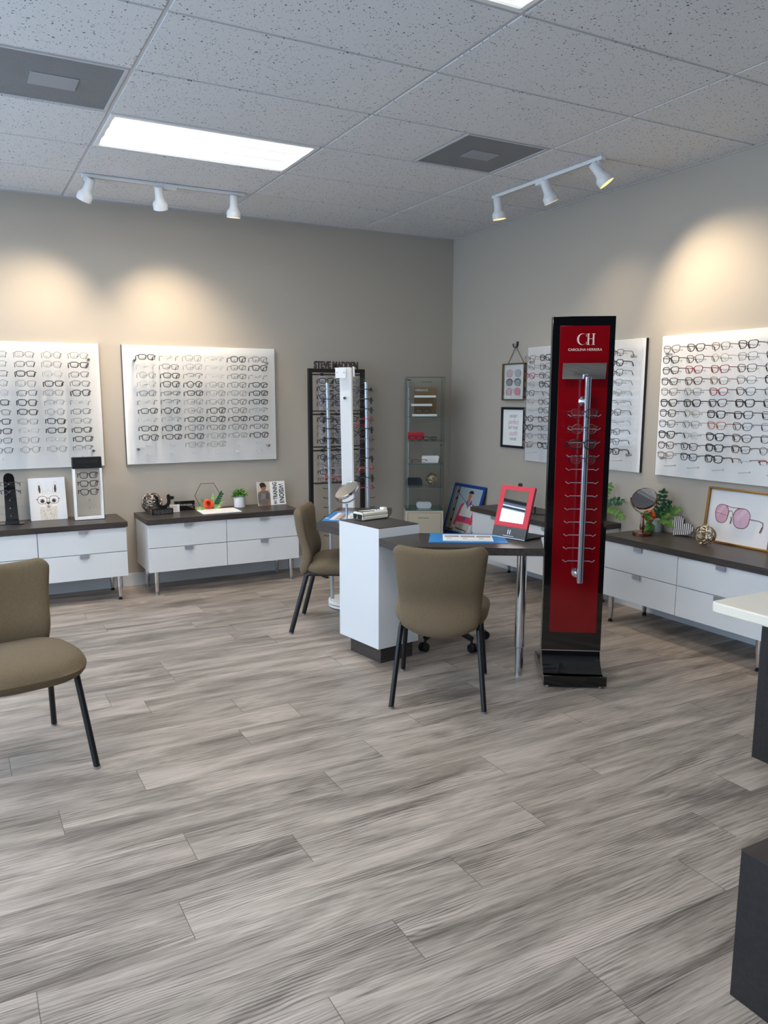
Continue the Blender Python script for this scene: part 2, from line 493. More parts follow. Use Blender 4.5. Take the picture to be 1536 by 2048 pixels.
def text_me(s, size, mat_, extrude=0.0004, bold=0.0, xs=1.0, align='CENTER', shear=0.0, space=1.0, fit=None):
    """lettering lying in the local xz plane, read from -y"""
    cu = bpy.data.curves.new('lettering', 'FONT')
    cu.body = s; cu.size = size; cu.extrude = extrude; cu.offset = bold
    cu.align_x = align; cu.align_y = 'CENTER'; cu.shear = shear; cu.space_character = space
    cu.resolution_u = 4
    o = bpy.data.objects.new('lettering', cu); col.objects.link(o)
    dg = bpy.context.evaluated_depsgraph_get(); dg.update()
    me = bpy.data.meshes.new_from_object(o.evaluated_get(dg))
    bpy.data.objects.remove(o); bpy.data.curves.remove(cu)
    me.transform(Matrix.Diagonal((xs, 1, 1, 1)))
    me.transform(Matrix.Rotation(PI / 2, 4, 'X'))
    if fit:      # stretch the line to a given width and cap height, centred
        xs_ = [v.co.x for v in me.vertices]; zs_ = [v.co.z for v in me.vertices]
        cx_, cz_ = (max(xs_) + min(xs_)) / 2, (max(zs_) + min(zs_)) / 2
        kx, kz = fit[0] / (max(xs_) - min(xs_)), fit[1] / (max(zs_) - min(zs_))
        for v in me.vertices: v.co = Vector(((v.co.x - cx_) * kx, v.co.y, (v.co.z - cz_) * kz))
    me.materials.clear(); me.materials.append(mat_)
    return me
def lettering(s, size, mat_, parent, loc, rot=(0, 0, 0), name='lettering', **k):
    return link(name, text_me(s, size, mat_, **k), parent, loc, rot)
def art(name, items, parent, y=0.0, step=0.00025, loc=None, rot=None):
    """flat printed picture: layered polygons in the xz plane facing -y; items = (points, colour)"""
    mb = MB(); mats = []
    for i, (pts, c) in enumerate(items):
        mm = mat('ink_%d_%d_%d' % tuple(c), c, 0.6)
        if mm not in mats: mats.append(mm)
        yy = y - step * i
        n = len(pts)
        a = sum(pts[k][0] * pts[(k + 1) % n][1] - pts[(k + 1) % n][0] * pts[k][1] for k in range(n))
        if a < 0: pts = pts[::-1]
        mb.poly([(p[0], yy, p[1]) for p in pts], mats.index(mm))
    return mb.build(name, mats, parent, 0, loc, rot)
def ell(cx, cz, rx, rz, n=24, a0=0.0, a1=2 * PI, e=2.0, tilt=0.0):
    r = []
    full = abs(a1 - a0 - 2 * PI) < 1e-6
    for i in range(n):
        a = a0 + (a1 - a0) * (i / n if full else i / (n - 1))
        c, s = math.cos(a), math.sin(a)
        x = rx * math.copysign(abs(c) ** (2 / e), c); z = rz * math.copysign(abs(s) ** (2 / e), s)
        ct, st = math.cos(tilt), math.sin(tilt)
        r.append((cx + x * ct - z * st, cz + x * st + z * ct))
    return r
def stroke(pts, w):
    """polyline as thin quads in 2D -> list of polygons"""
    out = []
    for a, b in zip(pts[:-1], pts[1:]):
        dx, dz = b[0] - a[0], b[1] - a[1]; L = math.hypot(dx, dz) or 1
        nx, nz = -dz / L * w / 2, dx / L * w / 2
        ex, ez = dx / L * w * 0.25, dz / L * w * 0.25
        out.append([(a[0] + nx - ex, a[1] + nz - ez), (b[0] + nx + ex, b[1] + nz + ez), (b[0] - nx + ex, b[1] - nz + ez), (a[0] - nx - ex, a[1] - nz - ez)])
    return out
def rrect(w, h, r, n=5):
    p = []
    for cx, cy, a0 in ((w / 2 - r, h / 2 - r, 0), (-w / 2 + r, h / 2 - r, PI / 2), (-w / 2 + r, -h / 2 + r, PI), (w / 2 - r, -h / 2 + r, 3 * PI / 2)):
        for i in range(n):
            a = a0 + PI / 2 * i / (n - 1)
            p.append((cx + r * math.cos(a), cy + r * math.sin(a)))
    return p
def cushion(outline, thick, fpos, rings=9, p=3.0):
    """pillow from a 2D outline; fpos(s,t,d) -> 3D with d the signed half thickness"""
    n = len(outline)
    cx = sum(q[0] for q in outline) / n; cy = sum(q[1] for q in outline) / n
    vs = []; fs = []
    ks = [1.0 - (1 - i / rings) ** 1.0 for i in range(rings + 1)]
    rs = [0.0] + [math.sin(PI / 2 * i / rings) for i in range(1, rings + 1)]
    for side in (-1, 1):
        base = len(vs)
        vs.append(fpos(cx, cy, side * thick / 2))
        for i in range(1, rings + 1):
            r = rs[i]
            h = thick / 2 * (max(0.0, 1 - r ** (2 * p))) ** 0.5
            if i == rings: h = 0.0
            for q in outline:
                vs.append(fpos(cx + (q[0] - cx) * r, cy + (q[1] - cy) * r, side * h))
        for k in range(n):
            k2 = (k + 1) % n
            f = (base, base + 1 + k, base + 1 + k2)
            fs.append(f if side > 0 else f[::-1])
            for i in range(rings - 1):
                a = base + 1 + i * n
                f = (a + k, a + n + k, a + n + k2, a + k2)
                fs.append(f if side > 0 else f[::-1])
    return vs, fs

# ------------------------------------------------------------------ the room
XL, YR = -2.9, -7.0
M_FRONT = mat('dark_grey_paint', (70, 72, 76), 0.7)
# floor: one mesh, every plank a face (width 0.1855 m, length 1.28 m)
W_PL, L_PL = 0.1858, 1.28
joint = {-4: 0.565, -3: 1.186, -2: 0.199, -1: 0.527, 0: 0.945, 1: 0.112, 2: 1.057, 3: 0.405, 4: 0.687, 5: 1.008}
me = bpy.data.meshes.new('floor')
V, F, RN, UA, UB = [], [], [], [], []
rr_ = random.Random(3)
for k in range(-32, 26):
    y0 = -1.233 + k * W_PL; y1 = y0 + W_PL
    y0c, y1c = max(y0, YR), min(y1, YB)
    if y1c <= y0c: continue
    j0 = joint.get(k, rr_.random() * L_PL)
    i = math.floor((XL - j0) / L_PL)
    while j0 + i * L_PL < XR:
        xa, xb = j0 + i * L_PL, j0 + (i + 1) * L_PL
        a, b = max(xa, XL), min(xb, XR)
        o = len(V)
        V += [(a, y0c, 0), (b, y0c, 0), (b, y1c, 0), (a, y1c, 0)]
        F.append((o, o + 1, o + 2, o + 3)); RN.append(rr_.random())
        UA += [(a - xa, y0c - y0), (b - xa, y0c - y0), (b - xa, y1c - y0), (a - xa, y1c - y0)]
        UB += [(xb - a, y1 - y0c), (xb - b, y1 - y0c), (xb - b, y1 - y1c), (xb - a, y1 - y1c)]
        i += 1
me.from_pydata(V, [], F)
u1 = me.uv_layers.new(name='plank'); u2 = me.uv_layers.new(name='edge')
for i in range(len(UA)):
    u1.data[i].uv = UA[i]; u2.data[i].uv = UB[i]
at = me.attributes.new('rnd', 'FLOAT', 'FACE')
at.data.foreach_set('value', RN)
me.materials.append(M_FLOOR)
struct(link('floor', me))

# walls
w = MB().b2(XL, XR + 0.12, YB, YB + 0.12, 0, ZC + 0.1); struct(w.build('wall_back', M_WALL, smooth=0))
w = MB().b2(XR, XR + 0.12, YR, YB, 0, ZC + 0.1); struct(w.build('wall_right', M_WALL, smooth=0))
w = MB().b2(XL, XR + 0.12, YR - 0.12, YR, 0, ZC + 0.1)
struct(w.build('wall_front', M_FRONT, smooth=0))
w = MB().b2(XL - 0.12, XL, YR, YB + 0.12, 0, 0.4).b2(XL - 0.12, XL, YR, YB + 0.12, 2.66, ZC + 0.1)
w.b2(XL - 0.12, XL, YR, -5.0, 0.4, 2.66).b2(XL - 0.12, XL, 3.05, YB + 0.12, 0.4, 2.66)
struct(w.build('wall_left', M_WALL, smooth=0))
M_MULL = mat('dark_window_frame', (34, 34, 37), 0.4)
for k in range(5):
    y0 = -5.0 + k * 1.61; y1 = y0 + 1.61
    fr = MB()
    fr.b2(XL - 0.09, XL + 0.01, y0, y0 + 0.04, 0.4, 2.66).b2(XL - 0.09, XL + 0.01, y1 - 0.04, y1, 0.4, 2.66)
    fr.b2(XL - 0.09, XL + 0.01, y0 + 0.04, y1 - 0.04, 0.4, 0.46).b2(XL - 0.09, XL + 0.02, y0 + 0.04, y1 - 0.04, 2.615, 2.66)
    fr.b2(XL - 0.09, XL + 0.02, y0 + 0.04, y1 - 0.04, 2.535, 2.565)
    struct(fr.build('window_%d' % (k + 1), M_MULL, smooth=0))
# baseboards
b = MB().b2(XL, XR - 0.013, YB - 0.013, YB, 0, 0.098).b2(XL, XR - 0.013, YB - 0.009, YB, 0.098, 0.104); struct(b.build('baseboard_back', M_TRIM, smooth=0))
b = MB().b2(XR - 0.013, XR, YR, YB, 0, 0.098).b2(XR - 0.009, XR, YR, YB, 0.098, 0.104); struct(b.build('baseboard_right', M_TRIM, smooth=0))

# suspended ceiling: tiles hang a little below the tees; openings where fixtures sit
TX, TY = 1.2192, 0.6096
FIXT = {(0, 2): 'light', (0, -2): 'light', (-2, 2): 'light', (-2, -2): 'light'}
HALF = {(1, 1): (0.5, 1.0), (-1, 1): (0.5, 1.0)}      # half-width grilles
ce = MB(); ce.b2(XL, XR, YR, YB, ZC + 0.05, ZC + 0.07, 1)
tee = MB()
for i in range(-3, 3):
    for j in range(-12, 6):
        x0, x1 = max(i * TX, XL), min((i + 1) * TX, XR)
        y0, y1 = max(j * TY, YR), min((j + 1) * TY, YB)
        if x1 - x0 < 0.02 or y1 - y0 < 0.02 or (i, j) in FIXT: continue
        if (i, j) in HALF:
            x1 = i * TX + TX / 2
        g = 0.0105
        gx0 = g if x0 == i * TX else 0.002
        gx1 = g if x1 < XR else 0.012
        gy1 = g if y1 < YB else 0.03
        ce.b2(x0 + gx0, x1 - gx1, y0 + 0.0065, y1 - gy1, ZC, ZC + 0.05, 0)
struct(ce.build('ceiling', [M_TILE, M_GRID], smooth=0))
for i in range(-3, 4):
    x = min(i * TX, XR - 0.006)
    tee.b2(x - 0.012, x + 0.012, YR, YB, ZC + 0.004, ZC + 0.03)
for j in range(-11, 6):
    tee.b2(XL, XR, j * TY - 0.012, j * TY + 0.012, ZC + 0.0045, ZC + 0.03)
for (i, j) in HALF:
    x = i * TX + TX / 2
    tee.b2(x - 0.012, x + 0.012, j * TY, (j + 1) * TY, ZC + 0.0042, ZC + 0.03)
struct(tee.build('trim_1', M_GRID, smooth=0))
an = MB().b2(XL, XR, YB - 0.022, YB, ZC - 0.004, ZC + 0.0035).b2(XR - 0.012, XR, YR, YB - 0.022, ZC - 0.004, ZC + 0.0035)
struct(an.build('trim_2', M_GRID, smooth=0))

# troffers
def troffer(i, j, label):
    t = thing('ceiling_light', label, 'ceiling light', (i * TX + TX / 2, j * TY + TY / 2, ZC), 0, 'fluorescent ceiling panels')
    a, b_ = TX / 2 - 0.013, TY / 2 - 0.013
    f = MB(); w_ = 0.026
    f.b2(-a, a, -b_, -b_ + w_, -0.004, 0.03, 0, 0.003).b2(-a, a, b_ - w_, b_, -0.004, 0.03, 0, 0.003)
    f.b2(-a, -a + w_, -b_ + w_, b_ - w_, -0.004, 0.03, 0, 0.003).b2(a - w_, a, -b_ + w_, b_ - w_, -0.004, 0.03, 0, 0.003)
    f.build('frame', M_FIX, t)
    MB().b2(-a + w_, a - w_, -b_ + w_, b_ - w_, 0.004, 0.010).build('lens_panel', M_TROFF, t, 0)
    return t
troffer(0, 2, 'lit fluorescent ceiling panel between the perforated grille at left and the track lights')
troffer(0, -2, 'lit fluorescent ceiling panel cut by the top edge of the photo')
for (i, j) in ((-2, 2), (-2, -2)):  # unseen panels added on the ceiling grid to brighten the room
    troffer(i, j, 'added unseen lit fluorescent ceiling panel outside the picture')

# perforated air grilles
def grille(x0, x1, y0, y1, label, px0, px1, py0, py1):
    cx, cy = (x0 + x1) / 2, (y0 + y1) / 2
    t = thing('air_vent', label, 'air vent', (cx, cy, ZC), 0, 'perforated ceiling grilles')
    hx, hy = (x1 - x0) / 2, (y1 - y0) / 2
    f = MB(); w_ = 0.014
    f.b2(-hx, hx, -hy, -hy + w_, -0.001, 0.03).b2(-hx, hx, hy - w_, hy, -0.001, 0.03).b2(-hx, -hx + w_, -hy + w_, hy - w_, -0.001, 0.03).b2(hx - w_, hx, -hy + w_, hy - w_, -0.001, 0.03)
    f.build('frame', M_GRID, t, 0)
    MB().b2(-hx + w_, hx - w_, -hy + w_, hy - w_, 0.004, 0.006).build('grille', M_PERF, t, 0)
    d = MB().b2(px0 - cx, px1 - cx, py0 - cy, py1 - cy, 0.0005, 0.004, 0, 0.001)
    d.build('diffuser_plate', M_PERFC, t)
grille(-TX / 2 + 0.012, -0.014, TY + 0.012, 2 * TY - 0.012, 'square perforated grey ceiling grille at the left edge above the lit panel', -0.405, -0.195, 0.85, 1.005)
grille(TX * 1.5 + 0.012, TX * 2 - 0.012, TY + 0.012, 2 * TY - 0.012, 'square perforated grey ceiling grille beside the right track lights', 2.04, 2.24, 0.85, 0.99)

# track lights: rail, feed box, three heads; each head > stem, shade, lamp face
def track(loc, rz, length, heads, feed, label):
    t = thing('track_light', label, 'track light', loc, rz, 'white ceiling track lights')
    MB().b2(0, length, -0.017, 0.017, -0.022, 0.0, 0, 0.003).b2(0.004, length - 0.004, -0.006, 0.006, -0.0225, -0.0215, 1).build('rail', [M_FIX, M_STEEL], t)
    MB().b2(feed[0], feed[1], -0.020, 0.020, -0.042, -0.0005, 0, 0.004).build('feed_box', M_FIX, t)
    for (x, ax, ay, lit) in heads:
        h = bpy.data.objects.new('lamp_head', MB().b2(-0.022, 0.022, -0.012, 0.012, -0.045, -0.0215, 0, 0.003).mesh('lamp_head', M_FIX)); col.objects.link(h)
        h.parent = t; h.location = (x, 0, 0)
        st = MB().tube([(0, 0, -0.044), (0.002, 0, -0.075)], 0.006, 8).build('stem', M_FIX, h)
        R = Euler((ax, ay, 0))
        sh = MB().lathe([(0.001, 0.052), (0.026, 0.052), (0.029, 0.048), (0.030, -0.02), (0.033, -0.036), (0.048, -0.055), (0.0505, -0.062), (0.0505, -0.098), (0.0475, -0.098), (0.0465, -0.062), (0.028, -0.036), (0.001, -0.034)], 28, cap=False)
        s = sh.build('shade', M_FIX, h, 40, (0.004, 0, -0.075), R)
        f = MB().lathe([(0.0005, -0.074), (0.0462, -0.078), (0.0462, -0.080), (0.0005, -0.076)], 24, cap=False)
        f.build('lamp_face', M_LAMPIN if lit else M_LAMPOFF, h, 40, (0.004, 0, -0.075), R)
        if lit:
            d = bpy.data.lights.new('lamp_beam', 'SPOT')
            d.energy = SPOT * lit; d.color = (1.0, 0.80, 0.56); d.spot_size = math.radians(88); d.spot_blend = 1.0; d.shadow_soft_size = 0.035
            lo = bpy.data.objects.new('lamp_beam', d); col.objects.link(lo); lo.parent = h
            lo.location = Vector((0.004, 0, -0.075)) + R.to_matrix() @ Vector((0, 0, -0.09)); lo.rotation_euler = R
    return t
track((0.040, 2.45, ZC - 0.0005), 0, 1.115, [(0.035, 0.46, 0.34, 1.0), (0.50, 0.46, -0.20, 1.1), (1.035, 0.16, 0.0, 0.14)], (0.522, 0.622), 'white track light with three heads facing the back wall')
track((2.80, 1.665, ZC - 0.0005), -PI / 2, 1.105, [(0.055, 0.16, 0.0, 0.12), (0.585, 0.42, -0.12, 0.25), (1.055, 0.46, -0.45, 1.2)], (0.49, 0.57), 'white track light with three heads facing the right wall')

# ------------------------------------------------------------------ credenzas
def credenza(loc, rz, label, hand):
    """local: x along the wall, y=0 front of the body, y to the wall, floor z=0"""
    t = thing('drawer_cabinet', label, 'cabinet', loc, rz, 'white four-drawer cabinets')
    L, D = 1.26, 0.44
    MB().b2(-L / 2, L / 2, -0.017, D, 0.562, 0.600, 0, 0.0015).build('countertop', M_LAM, t)
    b_ = MB().b2(-L / 2 + 0.012, L / 2 - 0.012, 0.019, D - 0.004, 0.186, 0.5615)
    b_.b2(-L / 2 + 0.016, L / 2 - 0.016, 0.0182, 0.0189, 0.189, 0.5605, 1)  # thin dark sheet: shade of the drawer gaps painted in as colour
    b_.build('body', [M_WHITE, mat('painted_gap_shade', (52, 52, 54), 0.7)], t, 0)
    hx = L / 2 - 0.010
    for sx in (-1, 1):
        for (z0, z1) in ((0.3768, 0.556), (0.185, 0.3722)):
            a, b2_ = (-hx, -0.0022) if sx < 0 else (0.0022, hx)
            d = MB().b2(a, b2_, 0.0, 0.0180, z0, z1, 0, 0.0010).build('drawer', M_WHITE, t)
            cx = (a + b2_) / 2
            h = MB().b2(cx - 0.032, cx + 0.032, -0.014, 0.006, z1 + 0.0002, z1 + 0.0022).b2(cx - 0.032, cx + 0.032, -0.0155, -0.014, z1 - 0.026, z1 + 0.0022)
            h.build('handle', M_ALU, d, 0)
    for sx in (-1, 1):
        for y in (0.035, 0.36):
            lg = MB().lathe([(0.021, 0.186), (0.021, 0.10), (0.019, 0.098), (0.013, 0.022), (0.011, 0.02)], 18)
            l_ = lg.build('leg', M_CHROME, t, 40, (sx * (L / 2 - 0.07), y, 0))
            MB().lathe([(0.010, 0.02), (0.010, 0.008), (0.016, 0.007), (0.016, 0.0)], 16).build('foot', M_STEEL if hand else M_RUBBER, l_, 40)
    return t
credenza((-0.359, YB - 0.441, 0), 0, 'white drawer cabinet with dark top under the llama canvas and glasses stands', False)
credenza((1.038, YB - 0.441, 0), 0, 'white drawer cabinet with dark top under the hexagon ornament and small potted plant', True)
credenza((XR - 0.441, 1.535, 0), -PI / 2, 'white drawer cabinet with dark top partly hidden behind the red eyewear stand', False)
credenza((XR - 0.441, 0.010, 0), -PI / 2, 'white drawer cabinet with dark top under the striped heart and aviator picture', False)

# ------------------------------------------------------------------ dispensing desk
DX, DY = 1.3, 0.75
t = thing('dispensing_desk', 'white and dark wood desk with raised pedestal and two angled wings', 'desk', (DX, DY, 0))
ax_ = Vector((0.9895, 0.1445)); bx_ = Vector((-0.1445, 0.9895)); A0 = Vector((1.205 - DX, 0.500 - DY))
def pq(u, v): p = A0 + ax_ * u + bx_ * v; return (p.x, p.y)
MB().prism([pq(0, 0), pq(0.292, 0), pq(0.292, 0.388), pq(0, 0.388)], 0.104, 0.7965).build('pedestal', M_WHITE, t, 0)
MB().prism([pq(0.002, 0.002), pq(0.290, 0.002), pq(0.290, 0.386), pq(0.002, 0.386)], 0.7965, 0.8005).build('pedestal_top', M_LAM, t, 0)
MB().prism([pq(0.05, 0.045), pq(0.285, 0.045), pq(0.285, 0.345), pq(0.05, 0.345)], 0.0, 0.1045).build('toe_kick', M_LAM, t, 0)
def w2(*ps): return [(p[0] - DX, p[1] - DY) for p in ps]
e1 = pq(0.0, -0.001); e2 = pq(0.2925, -0.001)
MB().prism([e1] + w2((1.197, 0.262), (1.225, 0.215), (1.815, -0.160), (2.060, 0.156)) + [e2], 0.705, 0.745).build('tabletop', M_LAM, t, 0)
e3 = pq(-0.001, 0.383); e4 = pq(0.2925, 0.389); e5 = pq(-0.001, 0.389)
MB().prism([e5] + w2((1.112, 1.137), (1.537, 1.700), (1.870, 1.520)) + [e4], 0.705, 0.745).build('tabletop', M_LAM, t, 0)
for (x, y) in ((1.829, 0.028), (1.735, 1.455)):
    l_ = MB().lathe([(0.045, 0.7045), (0.045, 0.697), (0.027, 0.695), (0.027, 0.165), (0.0225, 0.160), (0.0225, 0.0)], 28).build('leg', M_CHROME, t, 40, (x - DX, y - DY, 0))

# ------------------------------------------------------------------ guest chairs
def side_chair(loc, rz, label):
    t = thing('side_chair', label, 'chair', loc, rz, 'taupe upholstered side chairs')
    # backrest outline (s across, z up)
    out = []
    def edge(z):   # half width by height
        k = min(max((z - 0.40) / 0.38, 0), 1)
        return 0.200 + 0.012 * k + 0.020 * k * k
    N = 14
    pts = []
    for i in range(N + 1):                       # bottom, left to right, U shape
        s = -1 + 2 * i / N
        pts.append((s * 0.188, 0.352 + 0.050 * abs(s) ** 2.4))
    for i in range(1, 13):                       # right side up
        z = 0.402 + (0.760 - 0.402) * i / 12
        w_ = edge(z)
        if i < 4: w_ = w_ - 0.012 * (1 - i / 4) ** 2
        pts.append((w_, z))
    for i in range(1, 8):                        # right horn
        a = i / 8 * PI * 0.62
        pts.append((edge(0.78) - 0.048 + 0.048 * math.cos(a), 0.766 + 0.048 * math.sin(a)))
    for i in range(1, 12):                       # dip of the top edge
        s = 1 - 2 * i / 12
        pts.append((s * 0.190, 0.800 + 0.013 * abs(s) ** 2.0))
    for i in range(7, 0, -1):
        a = i / 8 * PI * 0.62
        pts.append((-(edge(0.78) - 0.048 + 0.048 * math.cos(a)), 0.766 + 0.048 * math.sin(a)))
    for i in range(12, 0, -1):
        z = 0.402 + (0.760 - 0.402) * i / 12
        w_ = edge(z)
        if i < 4: w_ = w_ - 0.012 * (1 - i / 4) ** 2
        pts.append((-w_, z))
    def bp(s, z, d):
        k = (z - 0.36) / 0.46
        y = -0.222 - 0.055 * max(k - 0.25, 0) ** 1.6 + 0.030 * math.exp(-((k - 0.35) / 0.2) ** 2)
        y += 0.85 * s * s
        return (s, y - d, z)
    vs, fs = cushion(pts, 0.066, bp, 10, 5.0)
    def welded(name, vs, fs, m, sm=60):
        bm = bmesh.new()
        bvs = [bm.verts.new(v) for v in vs]
        for f in fs:
            try: bm.faces.new([bvs[i] for i in f])
            except ValueError: pass
        bmesh.ops.remove_doubles(bm, verts=bm.verts[:], dist=0.0002)
        bmesh.ops.recalc_face_normals(bm, faces=bm.faces[:])
        me = bpy.data.meshes.new(name); bm.to_mesh(me); bm.free()
        me.materials.append(m)
        me.polygons.foreach_set('use_smooth', [True] * len(me.polygons)); me.set_sharp_from_angle(angle=math.radians(sm))
        return link(name, me, t)
    welded('backrest', vs, fs, M_FABRIC)
    # piping along the rim of the backrest
    seat = []
    for i in range(64):
        a = 2 * PI * i / 64
        c, s = math.cos(a), math.sin(a)
        x = 0.243 * math.copysign(abs(c) ** (2 / 3.6), c); y = 0.246 * math.copysign(abs(s) ** (2 / 3.6), s)
        x *= 1 + 0.06 * (y / 0.246)
        seat.append((x, y + 0.040))
    def sp(x, y, d):
        z = 0.438 + d
        z -= 0.034 * max(0, (y - 0.08) / 0.21) ** 2 * (1.0 if d > 0 else 0.45)
        z += 0.10 * x * x if d > 0 else 0.10 * x * x
        z -= 0.015 * max(0, (-y) / 0.2)
        return (x, y, z)
    vs, fs = cushion(seat, 0.112, sp, 10, 3.4)
    welded('seat', vs, fs, M_FABRIC)
    for sx in (-1, 1):
        fl = MB().tube([(sx * 0.196, 0.175, 0.405), (sx * 0.227, 0.275, 0.012)], 0.0155, 12, flat=0.85)
        a = fl.build('leg', M_BLACKP, t)
        MB().cyl((sx * 0.2275, 0.2765), 0.0145, 0.0, 0.012, 14).build('glide', M_STEEL, a)
        rl = MB().tube([(sx * 0.190, -0.150, 0.395), (sx * 0.192, -0.176, 0.385), (sx * 0.227, -0.275, 0.012)], 0.0155, 12, flat=0.85)
        a = rl.build('leg', M_BLACKP, t)
        MB().cyl((sx * 0.2275, -0.2765), 0.0145, 0.0, 0.012, 14).build('glide', M_STEEL, a)
    f = MB()
    for sx in (-1, 1):
        f.tube([(sx * 0.190, -0.165, 0.393), (sx * 0.196, 0.185, 0.402)], 0.0125, 10)
    f.tube([(-0.196, 0.10, 0.395), (0.196, 0.10, 0.395)], 0.011, 10).tube([(-0.19, -0.10, 0.390), (0.19, -0.10, 0.390)], 0.011, 10)
    f.build('seat_frame', M_BLACKP, t)
    return t
ch0 = side_chair((1.325, 0.041, 0), math.radians(-36.6), 'taupe side chair seen from behind, pushed up to the right desk wing')
duptree(ch0, (-0.687, 0.205, 0), math.radians(-168.9), 'taupe side chair cut by the left edge of the photo')
duptree(ch0, (1.363, 1.355, 0), math.radians(-123.6), 'taupe side chair seen side on, at the left desk wing')

# ------------------------------------------------------------------ rolling stool behind the front chair
t = thing('rolling_stool', 'black five-star rolling base showing under the front taupe chair', 'stool', (1.815, 0.713, 0), math.radians(-86))
MB().lathe([(0.001, 0.135), (0.045, 0.130), (0.045, 0.075), (0.032, 0.068), (0.001, 0.068)], 20, cap=False).build('hub', M_BLACK, t)
for k in range(5):
    a = 2 * PI * k / 5
    ar = MB().tube([(0.03, 0, 0.105), (0.13, 0, 0.098), (0.236, 0, 0.080)], 0.02, 10, rads=[0.026, 0.022, 0.017]).build('base_arm', M_BLACK, t, 40, None, (0, 0, a))
    c = MB()
    for sy in (-1, 1): c.lathe([(0.001, -0.010), (0.024, -0.010), (0.027, -0.006), (0.027, 0.006), (0.024, 0.010), (0.001, 0.010)], 20, 0, Matrix.Translation((0.25, sy * 0.015, 0.0272)) @ Matrix.Rotation(PI / 2, 4, 'X'), cap=False)
    c.tube([(0.236, 0, 0.082), (0.238, 0, 0.030)], 0.008, 8)
    c.build('caster', M_BLACK, ar)
MB().cyl((0, 0), 0.024, 0.13, 0.40, 18).build('gas_column', M_BLACK, t)
MB().lathe([(0.001, 0.395), (0.15, 0.395), (0.185, 0.41), (0.19, 0.44), (0.17, 0.462), (0.001, 0.468)], 32, cap=False).build('seat', M_FABRIC, t)

# ------------------------------------------------------------------ reception desk at the right edge
t = thing('reception_desk', 'white quartz desk top on dark panels at the right edge of the photo', 'desk', (2.4, -1.9, 0))
q = rrect(1.62, 2.3, 0.03)
x0, y1, zq = 1.7635, -1.209, 0.72
MB().prism([(p[0] + x0 + 0.81 - 2.4, p[1] + y1 - 1.15 + 1.9) for p in q], zq - 0.042, zq).build('desktop', M_QUARTZ, t, 30)
m = t.children[0].modifiers.new('round', 'BEVEL'); m.width = 0.006; m.segments = 3; m.limit_method = 'ANGLE'
MB().b2(2.078 - 2.4, 3.30 - 2.4, -1.262 + 1.9, -1.226 + 1.9, 0, zq - 0.0425).build('end_panel', M_DARK, t, 0)
MB().b2(2.078 - 2.4, 2.108 - 2.4, -3.4 + 1.9, -1.2625 + 1.9, 0, zq - 0.0425).build('front_panel', M_DARK, t, 0)
t = thing('low_plinth', 'low dark wood block cut by the lower right corner of the photo', 'plinth', (1.35, -2.55, 0))
MB().b2(0.822 - 1.35, 1.70 - 1.35, -3.0 + 2.55, -2.08 + 2.55, 0.0, 0.4042, 0, 0.002).build('body', M_DARK, t)
MB().b2(0.8215 - 1.35, 1.7005 - 1.35, -3.0005 + 2.55, -2.0795 + 2.55, 0.4043, 0.4055).build('top', wood_mat('brown_wood_top', (44, 36, 34), (64, 54, 50)), t, 0)

# ------------------------------------------------------------------ eyeglasses
def frame_mat(name, c, rough=0.3, metal=0.0, clear=False):
    if clear: return glass_sheet(name, c, 0.35, 1.0)
    return mat(name, c, rough, metal)
FC = {  # code: (words, material)
    'K': ('black', frame_mat('acetate_black', (18, 17, 19))),
    'B': ('dark blue', frame_mat('acetate_navy', (24, 34, 70))),
    'D': ('dark grey', frame_mat('metal_dark', (46, 46, 50), 0.35, 0.4)),
    'G': ('grey metal', frame_mat('metal_gunmetal', (104, 102, 102), 0.35, 0.6)),
    'S': ('pale silver', frame_mat('metal_silver', (170, 166, 160), 0.3, 0.8)),
    'O': ('gold', frame_mat('metal_gold', (150, 124, 78), 0.3, 0.8)),
    'P': ('dark plum', frame_mat('acetate_plum', (50, 24, 38))),
    'R': ('red', frame_mat('acetate_red', (150, 22, 40))),
    'N': ('brown', frame_mat('acetate_brown', (84, 52, 40))),
    'T': ('taupe', frame_mat('acetate_taupe', (138, 112, 98))),
    'A': ('orange tortoise', frame_mat('acetate_amber', (176, 92, 54))),
    'I': ('coral pink', frame_mat('acetate_pink', (196, 92, 92))),
    'M': ('magenta', frame_mat('acetate_magenta', (170, 38, 78))),
    'C': ('clear', frame_mat('acetate_clear', (206, 196, 192), clear=True)),
}
SH = {  # shape: (half width, half height, exponent, top flare, brow lift)
    'r': (0.0268, 0.0188, 3.6, 0.06, 0.000),     # rectangular
    's': (0.0265, 0.0215, 3.2, 0.08, 0.001),     # square
    'o': (0.0252, 0.0230, 2.05, 0.00, 0.000),    # round
    'c': (0.0275, 0.0222, 2.7, 0.14, 0.0035),    # cat-eye
    'n': (0.0268, 0.0140, 3.2, 0.05, 0.000),     # narrow
    'h': (0.0268, 0.0180, 3.2, 0.08, 0.000),     # half-rim
    'x': (0.0266, 0.0198, 2.8, 0.05, 0.000),     # rimless
}
SHW = {'r': 'rectangular', 's': 'square', 'o': 'round', 'c': 'cat-eye', 'n': 'narrow', 'h': 'half-rim', 'x': 'rimless'}
CACHE = {}
def lens_outline(shape, side, n=26):
    hw, hh, e, fl, br = SH[shape]
    r = []
    for i in range(n):
        a = 2 * PI * i / n
        c, s = math.cos(a), math.sin(a)
        x = hw * math.copysign(abs(c) ** (2 / e), c); z = hh * math.copysign(abs(s) ** (2 / e), s)
        x *= 1 + fl * z / hh * (0.6 if x < 0 else 1.0)
        z += br * max(0, x / hw) * (1 if z > 0 else 0.2)
        X = 0.0345 + x
        r.append((side * X, 0.0015 + 3.0 * X * X * 0.6, z))
    return r
